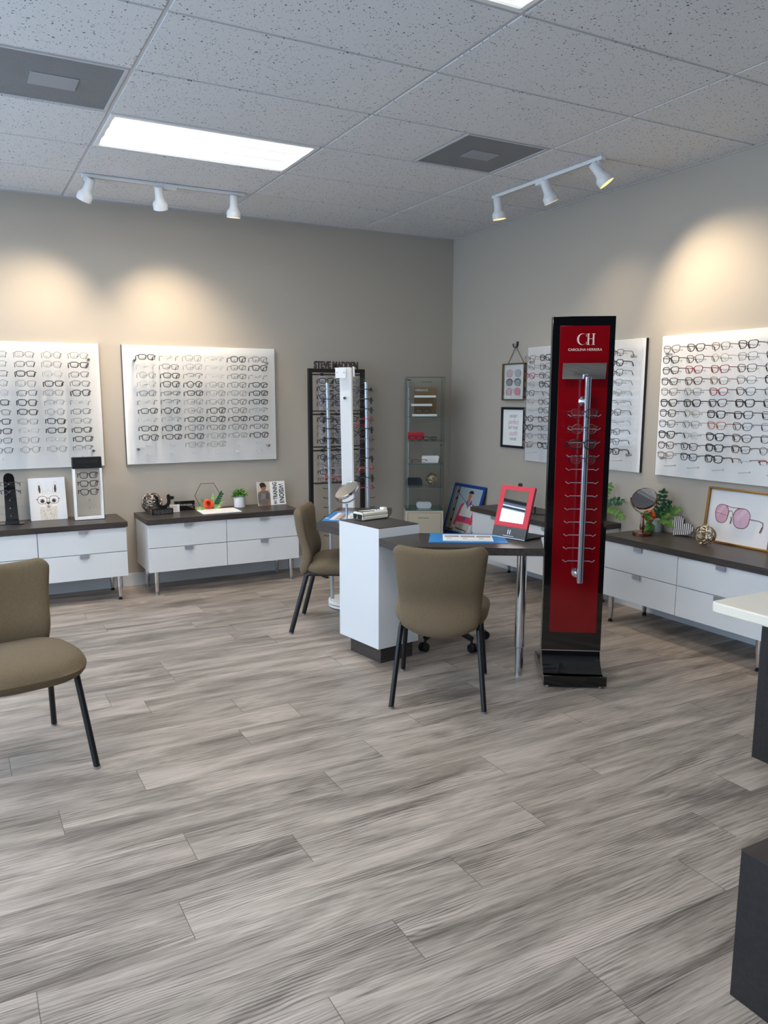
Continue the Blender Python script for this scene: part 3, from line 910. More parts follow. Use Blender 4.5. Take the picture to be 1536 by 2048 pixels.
THICK = {'K': 0.0032, 'B': 0.0026, 'P': 0.0026, 'R': 0.0024, 'N': 0.0025, 'T': 0.0022, 'A': 0.0024, 'I': 0.0022, 'M': 0.0024, 'C': 0.0026, 'D': 0.0019, 'G': 0.0015, 'S': 0.0011, 'O': 0.0013}
def glasses_meshes(shape, colr):
    k = shape + colr
    if k in CACHE: return CACHE[k]
    m = FC[colr][1]; th = THICK[colr]
    rim = MB()
    hw, hh, e, fl, br = SH[shape]
    for sd in (-1, 1):
        ol = lens_outline(shape, sd)
        if shape == 'x': pass
        elif shape == 'h':
            up = ol[:14]
            rim.tube([tuple(p) for p in up], th, 6)
        else: rim.tube(ol, th, 6, closed=True)
        ex = 0.0345 + hw * 1.03
        rim.tube([(sd * (ex - 0.001), 0.0015 + 1.8 * ex * ex, hh * 0.45), (sd * (ex + 0.006), 0.0035 + 1.8 * ex * ex, hh * 0.50), (sd * (ex + 0.0075), 0.010 + 1.8 * ex * ex, hh * 0.50)], max(th, 0.0014), 6)
        rim.tube([(sd * 0.0085, 0.002, -0.001), (sd * 0.0095, 0.007, -0.005)], 0.0008, 4)
        rim.add([(sd * 0.0095 + dx, 0.0075, -0.005 + dz) for dx, dz in ((-0.0015, -0.0045), (0.0015, -0.0045), (0.0015, 0.004), (-0.0015, 0.004))], [(0, 1, 2, 3)])
    zb = hh * (0.35 if shape in 'rnshcx' else 0.25)
    rim.tube([(-0.0088, 0.0018, zb), (-0.004, 0.0008, zb + 0.0022), (0.004, 0.0008, zb + 0.0022), (0.0088, 0.0018, zb)], th * 1.05, 6)
    rm = rim.mesh('front_rim', m, 60)
    lm = []
    for sd in (-1, 1):
        L = MB(); ol = lens_outline(shape, sd)
        L.add([(p[0], p[1] + 0.0004, p[2]) for p in (ol if sd > 0 else ol[::-1])], [tuple(range(len(ol)))])
        cx = sd * 0.0345 + (0.004 if sd > 0 else -0.002)
        yy = 0.0012 + 1.8 * cx * cx
        if shape != 'x': L.add([(cx - 0.0085, yy, -hh * 0.52), (cx + 0.0085, yy, -hh * 0.52), (cx + 0.0085, yy, -hh * 0.52 + 0.0016), (cx - 0.0085, yy, -hh * 0.52 + 0.0016)], [(0, 1, 2, 3)], 1)
        lm.append(L.mesh('lens', [M_LENS, M_BLACK], 0))
    tm = []
    for sd in (-1, 1):
        ex = 0.0345 + hw * 1.03 + 0.0075
        y0 = 0.010 + 1.8 * ex * ex
        T = MB(); rt = max(th, 0.0014)
        T.tube([(sd * ex, y0, hh * 0.50), (sd * (ex + 0.001), 0.050, hh * 0.50), (sd * (ex - 0.001), 0.080, hh * 0.42), (sd * (ex - 0.004), 0.092, hh * 0.2), (sd * (ex - 0.007), 0.108, -0.020)], rt, 6, rads=[rt, rt, rt, rt * 1.15, rt * 1.3])
        tm.append(T.mesh('temple', m, 60))
    CACHE[k] = (rm, lm, tm)
    return CACHE[k]
NG = [0]
def eyeglasses(shape, colr, loc, rz, label, group=None, tilt=0.0, rx=0.0):
    rm, lm, tm = glasses_meshes(shape, colr)
    t = thing('eyeglasses', label, 'glasses', loc, rz, group, (rx, tilt, rz))
    link('front_rim', rm, t)
    for q in lm: link('lens', q, t)
    for q in tm: link('temple', q, t)
    NG[0] += 1
    return t
ORD = ['top', 'second', 'third', 'fourth', 'fifth', 'sixth', 'seventh', 'eighth', 'ninth', 'tenth', 'eleventh', 'twelfth']
CORD = ['first', 'second', 'third', 'fourth', 'fifth', 'sixth']
rg = random.Random(11)

# ------------------------------------------------------------------ wall display boards
PEG_ME = MB().tube([(0, 0, -0.004), (0, -0.100, -0.004), (0, -0.108, 0.000)], 0.0028, 6).lathe([(0.0065, -0.001), (0.0065, 0.001)], 10, 0, Matrix.Translation((0, -0.002, -0.004)) @ Matrix.Rotation(PI / 2, 4, 'X')).mesh('peg', M_PEG)
TOPZ, DZ = 1.825, 0.0685
def board(loc, rz, label, ncol, x_first, dx, grid, where, colword, blackedge=True):
    """local x along the wall (read from the room), y into the wall, z up; grid rows of 'shape+colour' codes"""
    t = thing('display_board', label, 'display board', loc, rz, 'white eyewear wall boards')
    hw = 0.633
    MB().b2(-hw, hw, -0.022, -0.0012, 0.988, 1.922, 0, 0.001).build('back_panel', M_WHITE2, t)
    for sx in (-1, 1):
        MB().b2(sx * hw - 0.0014 if sx > 0 else -hw - 0.0014, sx * hw + 0.0014 if sx > 0 else -hw + 0.0014, -0.0225, -0.0012, 0.988, 1.922).build('edge_band', M_DARK, t, 0)
    MB().b2(-hw + 0.030, hw - 0.006, -0.058, -0.053, 0.995, 1.915).build('acrylic_sheet', M_ACRYL, t, 0)
    for sx in (-1, 1):
        for z in (1.80, 1.11):
            s = MB().lathe([(0.008, 0.0), (0.008, 0.052), (0.011, 0.053), (0.011, 0.066), (0.009, 0.068)], 16, 0, Matrix.Translation((sx * (hw - 0.085), -0.002, z)) @ Matrix.Rotation(PI / 2, 4, 'X'))
            s.build('standoff', M_STEEL, t)
    R = Matrix.Rotation(rz, 3, 'Z')
    for r in range(12):
        for c in range(ncol):
            x = x_first + c * dx; z = TOPZ - r * DZ
            code = grid[r][c] if r < len(grid) and c < len(grid[r]) else '..'
            if code == '__': continue
            link('peg', PEG_ME, t, (x, -0.058, z))
            if code == '..': continue
            off = Vector((x + rg.uniform(-0.003, 0.003), -0.164, z - 0.0015 + rg.uniform(-0.0015, 0.0015)))
            p = Vector(loc) + R @ off
            wc, ws = FC[code[1]][0], SHW[code[0]]
            eyeglasses(code[0], code[1], p, rz, '%s %s eyeglasses, %s row, %s %s' % (wc, ws, ORD[r], CORD[c], where), 'glasses on the wall boards', rg.uniform(-0.035, 0.035))
    return t
def G(s): return [row.split() for row in s.strip().split('\n')]
# left wall board: columns counted from its right-hand edge in the labels
gl = G('''
rG rG oG sG
rG rD sG rK
rD rK oS rD
oG sG rK rD
oS rD rG sK
rK sK hG xG
rD rK oG rD
rK rG rK rG
rK hS rK rK
rD sG hS rK
rD oG oG hD''')
gl2 = [r[::-1] for r in gl]
board((-0.433, YB, 0), 0, 'white eyewear wall board cut by the left edge, above the llama canvas', 4, 0.035 + 0.433, -0.186, gl2, 'from right, board above the llama canvas', '')
gm = G('''
rK xT sG hS sK sD
xS rD sG xS rD sK
oG rK hD xS rD xT
sS sK oK sG sD rK
rD nD rK sG sG rK
xC hD sG sG sD rK
rK oK oG sK sD hG
hS hG rK sK rK rK
rK sK sD rD sD rD
sK rK sK sG rG sK
.. .. sG sG .. ..''')
board((1.003, YB, 0), 0, 'white eyewear wall board above the hexagon ornament and potted plant', 6, -0.473, 0.184, gm, 'column, board above the hexagon ornament', '')
g3 = G('''
cT cK __ __ __ sD
sG cD __ __ __ sK
cR cD __ __ __ sD
oO cK __ __ __ sG
sD xT __ __ __ oO
cO cD __ __ __ xG
xS cD __ __ __ sD
cP cN __ __ __ xS
cK sG __ __ __ sD
oG sG __ __ __ sD
cT cK __ __ __ sK''')
board((XR, 1.371, 0), -PI / 2, 'white eyewear wall board partly hidden behind the red eyewear stand', 6, 1.371 - 1.810, 0.187, g3, 'column, board behind the red stand', '')
g4 = G('''
cC cP sT cP sK
sP cD oO sG cD
sP cR cR sD sD
sP cN sT sG sK
cT sG cR cD oG
cK sK cP sK sD
sP oO sK sP cD
cD sG cA cD sG
cK oS cK cN sD
sN sN sK sN oG
cT sB sK xC hR''')
board((XR, -0.032, 0), -PI / 2, 'white eyewear wall board cut by the right edge, above the aviator picture', 5, -0.032 - 0.401, 0.1855, g4, 'column, board above the aviator picture', '')

# ------------------------------------------------------------------ red and black floor stand
CHO = Vector((1.828, -0.181, 0)); CHA = math.radians(-33)
t = thing('eyewear_stand', 'tall red and black floor stand with a chrome post of wire eyewear arms', 'eyewear stand', CHO, CHA)
base = MB().b2(0, 0.326, 0, 0.41, 0.012, 0.066, 0, 0.002); base.build('base', M_BLACKG, t)
for x in (0.025, 0.30):
    for y in (0.025, 0.385): MB().cyl((x, y), 0.014, 0, 0.0121, 16).build('foot', M_STEEL, t)
k = MB(); prof = [(0.004, 0.0662), (0.035, 0.0662), (0.075, 0.092), (0.098, 0.112), (0.112, 0.140), (0.119, 0.168)]
vs = []
for (y, z) in prof: vs += [(0.001, y, z), (0.308, y, z)]
for (y, z) in ((0.171, 0.168), (0.171, 0.0662)): vs += [(0.001, y, z), (0.308, y, z)]
n_ = len(vs) // 2
fs = [(2 * i, 2 * i + 1, 2 * ((i + 1) % n_) + 1, 2 * ((i + 1) % n_)) for i in range(n_)]
fs += [tuple(2 * i for i in range(n_ - 1, -1, -1)), tuple(2 * i + 1 for i in range(n_))]
k.add(vs, fs); k.build('kick_panel', M_BLACKG, t, 20)
MB().b2(-0.001, 0.311, 0.119, 0.170, 0.1685, 1.9215, 0, 0.0015).build('column', M_BLACKG, t)
MB().b2(0.001, 0.309, 0.117, 0.119, 0.1665, 0.1705).build('chrome_strip', M_CHROME, t, 0)
rp = MB().b2(0.036, 0.283, 0.1165, 0.1190, 0.270, 1.874, 0, 0.0006).build('red_panel', M_RED, t)
M_CHTXT = mat('pale_lettering', (214, 190, 178), 0.5)
# C H monogram with thin serifs, name below
mono = MB()
cx, cz, R1, R2 = 0.1475, 1.8075, 0.0285, 0.0245
oc = [(cx + R1 * math.cos(a) * 0.93, cz + R1 * math.sin(a)) for a in [math.radians(42 + i * 276 / 30) for i in range(31)]]
ic = [(cx + 0.0042 + R2 * math.cos(a) * 0.86, cz + (R1 - 0.0016) * math.sin(a)) for a in [math.radians(40 + i * 280 / 30) for i in range(31)]]
for i in range(30):
    mono.prism_xz([oc[i], oc[i + 1], ic[i + 1], ic[i]], 0.1160, 0.1166)
for s in (1, -1): mono.prism_xz([(cx + 0.0195, cz + s * 0.0125), (cx + 0.0215, cz + s * 0.0125), (cx + 0.0222, cz + s * 0.028), (cx + 0.0205, cz + s * 0.022)], 0.1160, 0.1166)
hx = 0.1735
for x in (hx, hx + 0.0255): mono.prism_xz([(x, 1.780), (x + 0.0078, 1.780), (x + 0.0078, 1.835), (x, 1.835)], 0.1160, 0.1166)
mono.prism_xz([(hx + 0.0078, 1.8085), (hx + 0.0255, 1.8085), (hx + 0.0255, 1.8105), (hx + 0.0078, 1.8105)], 0.1160, 0.1166)
for x in (hx, hx + 0.0255):
    for z in (1.7795, 1.8335): mono.prism_xz([(x - 0.0045, z), (x + 0.0123, z), (x + 0.0123, z + 0.0018), (x - 0.0045, z + 0.0018)], 0.1159, 0.1165)
mono.build('monogram', M_CHTXT, rp, 0)
lettering('CAROLINA HERRERA', 0.0165, M_CHTXT, rp, (0.1635, 0.1161, 1.756), bold=0.0002, fit=(0.169, 0.0125))
MB().box((0, 0, 0), (0.215, 0.003, 0.080)).build('mirror', M_MIRROR, t, 0, (0.156, 0.072, 1.648), (math.radians(10), 0, 0))
for z in (1.497, 0.600):
    s = MB().lathe([(0.026, 0.0), (0.026, 0.008), (0.012, 0.011), (0.010, 0.075)], 24, 0, Matrix.Translation((0.166, 0.1165, z)) @ Matrix.Rotation(PI / 2, 4, 'X'))
    s.build('standoff', M_CHROME, t)
po = MB().b2(0.158, 0.185, 0.024, 0.050, 0.560, 1.618, 0, 0.004).b2(0.1735, 0.1785, 0.0232, 0.0242, 0.562, 1.617, 1)
po.build('post', [M_ALU, M_BLACK], t)
arm = MB().tube([(-0.082, 0, 0.008), (-0.068, -0.004, -0.002), (-0.057, 0, 0.003), (0.057, 0, 0.003), (0.068, -0.004, -0.002), (0.082, 0, 0.008)], 0.0021, 7).mesh('arm', M_ALU)
for i in range(12): link('arm', arm, t, (0.163, 0.0535, 1.423 - 0.0683 * i))
RCH = Matrix.Rotation(CHA, 3, 'Z')
for i, (s, c, w_) in enumerate((('s', 'P', 'topmost'), ('o', 'N', 'second'), ('c', 'K', 'third'), ('o', 'D', 'lowest'))):
    z = 1.423 - 0.0683 * i
    p = CHO + RCH @ Vector((0.146 + 0.004 * (i % 2), -0.034, z + 0.014 - 0.008 * i))
    eyeglasses(s, c, p, CHA, '%s pair of the four eyeglasses on the chrome post of the red stand' % w_, 'glasses on the red stand')

# ------------------------------------------------------------------ black wall-side rack with letters on top
RX, RYY = 2.1305, 2.95
t = thing('eyewear_rack', 'tall black frame rack with block letters on top and shelves of glasses', 'eyewear rack', (RX, RYY, 0))
for sx in (-1, 1):
    MB().b2(sx * 0.2515 - 0.0165, sx * 0.2515 + 0.0165, -0.018, 0.018, 0.012, 1.7255, 0, 0.002).build('upright', M_BLACK, t)
    MB().prism_xz([(0, 0), (0.30, 0), (0.30, 0.012), (0.02, 0.13), (0, 0.13)], -0.012, 0.012, 0, Matrix.Rotation(-PI / 2, 4, 'Z')).build('foot', M_BLACK, t, 0, (sx * 0.2515, -0.018, 0))
MB().b2(-0.268, 0.268, -0.018, 0.018, 1.7255, 1.7585, 0, 0.002).build('top_rail', M_BLACK, t)
MB().b2(-0.235, 0.235, -0.010, 0.010, 0.02, 0.05).build('bottom_rail', M_BLACK, t, 0)
M_LETT = mat('dark_brown_letters', (66, 54, 50), 0.5)
lettering('STEVE MADDEN', 0.0735, M_LETT, t, (-0.002, 0.0, 1.7905), extrude=0.006, bold=0.0030, fit=(0.420, 0.063))
RB = mat('dark_bronze', (58, 50, 46), 0.4, 0.3)
for z in (1.402, 1.095, 0.781): MB().b2(-0.2345, 0.2345, -0.060, 0.0, z - 0.006, z + 0.003).build('shelf', RB, t, 0)
for z in (1.709, 1.372, 1.060):
    r_ = MB().tube([(-0.2345, 0, z), (0.2345, 0, z)], 0.006, 10)
    for x in (-0.140, 0.004, 0.150): r_.lathe([(0.0125, -0.012), (0.0125, 0.012)], 14, 0, Matrix.Translation((x, 0, z)) @ Matrix.Rotation(PI / 2, 4, 'Y'))
    r_.build('rod', RB, t)
M_STRIP = mat('pale_grey_strip', (176, 174, 176), 0.4)
for (z0, z1) in ((1.412, 1.700), (1.102, 1.362), (0.790, 1.050)):
    for x in (-0.140, 0.004, 0.150):
        MB().b2(x - 0.030, x + 0.030, -0.006, -0.002, z0, z1).build('card_strip', M_STRIP, t, 0)
rowz = (1.655, 1.591, 1.523, 1.464, 1.332, 1.267, 1.207, 1.147, 1.012, 0.947, 0.886, 0.820)
rc = ('sK sK sG', 'sK oK sD', 'oK sK oG', 'rD rK sD', 'sK nD sK', 'sG oK rR', 'xG rD oK', 'rK sK sG', 'oK rK sD', 'sG oG rD', 'rK sG sN', 'rD sK rK')
pin = MB().tube([(0, 0, -0.004), (0, -0.06, -0.004)], 0.002, 6).mesh('hook', RB)
for r, z in enumerate(rowz):
    for c, code in enumerate(rc[r].split()):
        x = (-0.152, -0.004, 0.142)[c]
        link('hook', pin, t, (x, -0.006, z))
        a = math.radians(-14)
        eyeglasses(code[0], code[1], (RX + x, RYY - 0.125, z - 0.001), a, '%s %s eyeglasses, %s row, %s column of the black letter rack' % (FC[code[1]][0], SHW[code[0]], ORD[r], ('left', 'middle', 'right')[c]), 'glasses on the black rack', rg.uniform(-0.03, 0.03))

# ------------------------------------------------------------------ white rotating tower
TO = Vector((1.66, 1.77, 0)); TA = math.radians(-27.96); LEAN = math.radians(-0.9)
t = thing('eyewear_tower', 'white rotating eyewear tower with silver side rods behind the makeup mirror', 'eyewear tower', TO, TA, None, None)
bd = MB().lathe([(0.155, 0.006), (0.158, 0.009), (0.158, 0.024), (0.153, 0.025), (0.153, 0.031), (0.158, 0.032), (0.158, 0.050), (0.155, 0.053)], 48).lathe([(0.152, 0.0), (0.152, 0.006)], 40, 1).lathe([(0.1535, 0.0255), (0.1535, 0.0305)], 48, 2)
bd.build('base', [M_WHITE2, M_RUBBER, mat('grey_groove', (96, 100, 108), 0.5)], t)
TT = Matrix.Translation((0, 0, 0.05)) @ Matrix.Rotation(LEAN, 4, 'Y') @ Matrix.Translation((0, 0, -0.05))
def tp(x, y, z): return TT @ Vector((x, y, z))
MB().b2(-0.040, 0.040, -0.016, 0.016, 0.053, 1.725, 0, 0.003, TT).build('column', M_WHITE2, t)
MB().b2(0.0405, 0.049, -0.02, 0.02, 0.053, 1.722, 0, 0.002, TT).build('side_panel', M_CREAM, t)
MB().b2(-0.012, 0.060, -0.055, 0.055, 0.053, 0.135, 0, 0.002, TT).build('bracket', M_CREAM, t)
MB().b2(-0.068, 0.006, -0.052, -0.047, 1.650, 1.722, 0, 0.001, TT).build('sign_plate', M_WHITE2, t)
MB().b2(0.052, 0.066, -0.01, 0.05, 1.66, 1.728, 0, 0.001, TT).build('sign_plate', M_WHITE2, t)
for x in (-0.056, -0.008):
    MB().lathe([(0.0045, 0.015), (0.0045, 0.055)], 10, 0, TT @ Matrix.Translation((x, 0, 1.688)) @ Matrix.Rotation(PI / 2, 4, 'X')).build('screw', M_STEEL, t)
MB().lathe([(0.010, 0.016), (0.010, 0.026), (0.006, 0.03), (0.006, 0.04), (0.009, 0.042), (0.009, 0.05)], 14, 0, TT @ Matrix.Translation((-0.008, 0, 1.512)) @ Matrix.Rotation(PI / 2, 4, 'X')).build('lock', M_CHROME, t)
M_ROD = mat('silver_rod', (176, 182, 190), 0.3, 0.5)
for x in (-0.128, 0.146):
    MB().tube([tp(x, 0, 0.053), tp(x, 0, 1.617)], 0.0125, 16).lathe([(0.015, 1.614), (0.015, 1.620)], 16, 0, TT, (x, 0)).build('rod', M_ROD, t)
RT = Matrix.Rotation(TA, 3, 'Z')
hk = MB().tube([(0, 0, 0), (0.024, 0, -0.003), (0.030, 0, 0.002)], 0.0022, 6).lathe([(0.003, 0.028), (0.003, 0.038)], 8, 0, Matrix.Translation((0, 0, 0.002)) @ Matrix.Rotation(PI / 2, 4, 'Y')).mesh('hook', M_BLACK)
lc = ('xC', 'rB', 'hC', 'sK', 'rK', 'rK', 'sD', 'rD', 'cC', 'cI')
rcq = ('hK', 'sK', 'sK', 'cR', 'oK', 'rG', 'xG', 'sK', 'cI', 'oK', 'hM')
def tower_glasses(code, xs, z, a, lab):
    p = TO + RT @ tp(xs, 0, z)
    eyeglasses(code[0], code[1], p, TA + a, lab, 'glasses on the white tower', LEAN if a < 0 else -LEAN)
for i, code in enumerate(lc):
    z = 1.566 - 0.0690 * i
    tower_glasses(code, -0.166, z, -PI / 2, '%s %s eyeglasses, %s down the left rod of the white tower' % (FC[code[1]][0], SHW[code[0]], ORD[i]))
for i, code in enumerate(rcq):
    z = 1.560 - 0.0690 * i
    tower_glasses(code, 0.184, z, PI / 2, '%s %s eyeglasses, %s down the right rod of the white tower' % (FC[code[1]][0], SHW[code[0]], ORD[i]))
for i in range(16):
    z = 1.560 - 0.0690 * i
    o = link('hook', hk, t, tp(-0.138, 0, z), (0, 0, PI)); o = link('hook', hk, t, tp(0.157, 0, z), (0, 0, 0))

# ------------------------------------------------------------------ helpers for ornaments
def wire_orb(name, label, loc, r, m, seed, n=22, wr=0.0028, group='wire orbs', rz=0.0, contact=True):
    t = thing(name, label, 'ornament', (loc[0], loc[1], loc[2] + r), rz, group)
    rn = random.Random(seed); mb = MB()
    for k in range(n):
        ax = Vector((rn.gauss(0, 1), rn.gauss(0, 1), rn.gauss(0, 1))).normalized()
        q = ax.orthogonal().normalized(); w_ = ax.cross(q)
        d = rn.uniform(-0.55, 0.55); ph = rn.uniform(0, 6.28); pts = []
        for i in range(22):
            a = 2 * PI * i / 22
            p = (q * math.cos(a) + w_ * math.sin(a)) * math.sqrt(1 - d * d) + ax * (d + 0.10 * math.sin(3 * a + ph))
            pts.append(p.normalized() * (r - wr) * (1 - 0.03 * (k % 3)))
        mb.tube(pts, wr, 6, closed=True)
    mb.build('wire_ball', m, t, 60)
    return t
def leaf(mb, base, d, up, L, w_, mi=0, fold=0.25, curl=0.25):
    d = Vector(d).normalized(); up = Vector(up); sd = d.cross(up)
    if sd.length < 1e-4: sd = d.orthogonal()
    sd.normalize(); nn = sd.cross(d).normalized(); b = Vector(base)
    vs = []; prof = (0.12, 0.75, 1.0, 0.7, 0.06)
    for i, k in enumerate(prof):
        s = i / 4; c = b + d * (L * s) - nn * (curl * L * s * s)
        for q in (-1, 0, 1): vs.append(c + sd * (q * k * w_ / 2) + nn * (fold * w_ * abs(q) * k * 0.5))
    fs = []
    for i in range(4):
        for q in range(2): fs.append((i * 3 + q, i * 3 + q + 1, i * 3 + q + 4, i * 3 + q + 3))
    mb.add(vs, fs, mi)
def rose(parent, loc, r, m, rot=(0, 0, 0)):
    """rose head: a tight bud inside rings of broad overlapping petals curling outward"""
    mb = MB()
    for ring, (cnt, ra, rb, hh, op) in enumerate(((1, 0.10, 0.22, 0.78, 0.0), (3, 0.16, 0.42, 0.80, 0.10), (3, 0.22, 0.62, 0.72, 0.25), (5, 0.28, 0.86, 0.58, 0.45), (6, 0.30, 1.05, 0.34, 0.60))):
        for k in range(cnt):
            a0 = 2 * PI * (k + 0.41 * ring) / cnt; wa = 2 * PI / cnt * (1.0 if cnt == 1 else 1.42)
            vs = []
            for i in range(7):
                z = i / 6
                for j in range(11):
                    q = j / 10 - 0.5
                    a = a0 + wa * q
                    edge = 1 - 0.32 * abs(2 * q) ** 3 if cnt > 1 else 1
                    rr = r * (ra + (rb - ra) * z ** 0.8 + 0.10 * op * z ** 5 - 0.035 * abs(2 * q) * (ring > 0))
                    zz = r * (-0.30 + hh * math.sin(z * PI / 2 * (1 + 0.35 * op)) * edge + 0.30 * hh * z * edge - 0.25 * op * z ** 4)
                    vs.append((rr * math.cos(a), rr * math.sin(a), zz))
            mb.add(vs, [(i * 11 + j, i * 11 + j + 1, i * 11 + j + 12, i * 11 + j + 11) for i in range(6) for j in range(10)])
    return mb.build('rose', m, parent, 60, loc, rot)
def frond(mb, p0, d, L, n, lw, ll, droop=0.5, mi=0):
    d = Vector(d).normalized(); p = Vector(p0); pts = [p.copy()]
    dd = d.copy()
    for i in range(n):
        dd = (dd + Vector((0, 0, -droop / n))).normalized(); p = p + dd * (L / n); pts.append(p.copy())
    mb.tube(pts, 0.0016, 5, mi=mi)
    for i in range(1, n + 1):
        t_ = (pts[i] - pts[i - 1]).normalized(); fv = Vector((-0.5 + 0.25 * math.sin(2.1 * i), -0.7, 0.5 + 0.3 * math.cos(1.7 * i))); sd = t_.cross(fv)
        if sd.length < 0.1: sd = Vector((1, 0, 0))
        sd.normalize()
        for s in (-1, 1):
            leaf(mb, pts[i], (t_ * 0.55 + sd * s).normalized(), fv, ll, lw, mi)
    leaf(mb, pts[-1], dd, Vector((-0.5, -0.7, 0.5)), ll, lw, mi)
def clamp_y(y): return y
TOP = 0.6003

# ------------------------------------------------------------------ on the left cabinet
t = thing('glasses_stand', 'slim black countertop stand with two pairs of glasses at the left edge', 'eyewear stand', (-0.500, 2.98, TOP), math.radians(-10))
p = [(-0.040, 0.022), (-0.036, 0.345)] + [(0.0335 * math.cos(a) - 0.0005, 0.345 + 0.030 * math.sin(a)) for a in [PI - PI * i / 10 for i in range(11)]] + [(0.036, 0.345), (0.048, 0.022)]
MB().prism_xz(p, -0.008, 0.008).build('column', M_BLACKG, t, 30)
MB().prism(rrect(0.17, 0.11, 0.02), 0.0, 0.007).build('base', M_BLACKG, t, 30)
MB().prism_xz([(-0.045, 0.007), (0.05, 0.007), (0.048, 0.024), (-0.041, 0.024)], -0.014, 0.014).build('collar', M_BLACK, t, 0)
for i in range(5):
    z = 0.300 - i * 0.058
    MB().tube([(0.002, -0.008, z + 0.008), (0.004, -0.075, z - 0.004), (0.005, -0.083, z + 0.002)], 0.0028, 7).build('nose_peg', M_STEEL, t)
    MB().tube([(-0.10, 0.012, z + 0.004), (0.10, 0.012, z + 0.004)], 0.0016, 6).build('temple_bar', M_STEEL, t)
RS = Matrix.Rotation(math.radians(-10), 3, 'Z')
for i, c in enumerate(('hD', 'hB')):
    p = Vector((-0.500, 2.98, TOP)) + RS @ Vector((0.003, -0.068, 0.2965 - i * 0.058))
    eyeglasses(c[0], c[1], p, math.radians(-10), '%s half-rim eyeglasses on the slim black countertop stand' % ('upper', 'lower')[i], 'glasses on the black countertop stand')

CT = math.radians(12)
t = thing('llama_canvas', 'square white canvas print of a llama wearing glasses', 'wall art', (-0.2335, 3.060, TOP), 0, None, (-CT * 0.75, 0, math.radians(1.5)))
MB().b2(-0.129, 0.129, 0.0005, 0.034, 0.0, 0.320, 0, 0.002).build('canvas', M_PAPER, t)
I = []
bg = (226, 226, 228); I.append(([(-0.128, 0.001), (0.128, 0.001), (0.128, 0.319), (-0.128, 0.319)], bg))
I.append(([(-0.128, 0.235), (-0.03, 0.25), (0.06, 0.232), (0.128, 0.255), (0.128, 0.319), (-0.128, 0.319)], (224, 226, 231)))
CW = (222, 214, 202); WH = (233, 231, 229); DK = (48, 38, 38)
LN = (176, 170, 166)
I.append(([(-0.060, 0.001), (0.056, 0.001), (0.062, 0.06), (0.058, 0.110), (0.060, 0.150), (0.056, 0.190), (0.040, 0.214), (0.012, 0.226), (-0.016, 0.224), (-0.042, 0.212), (-0.056, 0.188), (-0.060, 0.150), (-0.060, 0.11), (-0.066, 0.06)], WH))
I.append(([(-0.060, 0.001), (0.056, 0.001), (0.062, 0.06), (0.058, 0.105), (0.03, 0.100), (-0.03, 0.100), (-0.060, 0.105), (-0.066, 0.06)], CW))
for s in (-1, 1):
    eo = [(s * 0.040, 0.196), (s * 0.038, 0.236), (s * 0.046, 0.272), (s * 0.056, 0.290), (s * 0.066, 0.276), (s * 0.070, 0.240), (s * 0.062, 0.200)]
    I.append((eo, WH)); I += [(q, LN) for q in stroke(eo, 0.0022)]
    I.append(([(s * 0.050, 0.206), (s * 0.047, 0.236), (s * 0.054, 0.270), (s * 0.062, 0.262), (s * 0.064, 0.232), (s * 0.058, 0.206)], (70, 58, 56)))
    I.append((ell(s * 0.041, 0.146, 0.017, 0.017, 18), (172, 150, 142))); I.append((ell(s * 0.040, 0.142, 0.013, 0.012, 18), (92, 66, 64))); I.append((ell(s * 0.040, 0.147, 0.009, 0.008, 14), (26, 20, 22)))
I += [(q, LN) for q in stroke([(-0.040, 0.205), (-0.026, 0.220), (-0.012, 0.214), (0.004, 0.226), (0.018, 0.214), (0.034, 0.216), (0.042, 0.204)], 0.002) + stroke([(-0.030, 0.196), (-0.014, 0.204), (0.002, 0.196), (0.018, 0.204), (0.03, 0.194)], 0.0015)]
I.append((ell(0.0, 0.120, 0.024, 0.030, 20), (218, 211, 204))); I.append(([(-0.014, 0.137), (0.014, 0.137), (0.010, 0.124), (0, 0.118), (-0.010, 0.124)], (40, 32, 34)))
I += [(q, (66, 56, 56)) for q in stroke([(0, 0.119), (0, 0.108), (-0.011, 0.103)], 0.0026) + stroke([(0, 0.108), (0.011, 0.103)], 0.0026)]
I.append((ell(0.0, 0.098, 0.010, 0.004, 14), (96, 84, 84)))
for s in (-1, 1):
    o = ell(s * 0.041, 0.152, 0.033, 0.029, 22, e=2.5); I += [(q, (52, 54, 66)) for q in stroke(o + [o[0]], 0.0032)]
    I += [(q, (52, 54, 66)) for q in stroke([(s * 0.073, 0.158), (s * 0.083, 0.160)], 0.005)]
I += [(q, (52, 54, 66)) for q in stroke([(-0.010, 0.162), (0, 0.168), (0.010, 0.162)], 0.0036)]
rn = random.Random(2)
for k in range(110):
    x = rn.uniform(-0.058, 0.054); z = rn.uniform(0.004, 0.100); c = rn.choice(((120, 100, 84), (92, 76, 64), (176, 160, 140), (240, 236, 228), (150, 130, 108)))
    I.append(([(x, z), (x + 0.0018, z), (x + rn.uniform(-0.006, 0.006), z - min(0.012, z - 0.002))], c))
art('printed_llama', I, t, 0.0003, 0.00001)

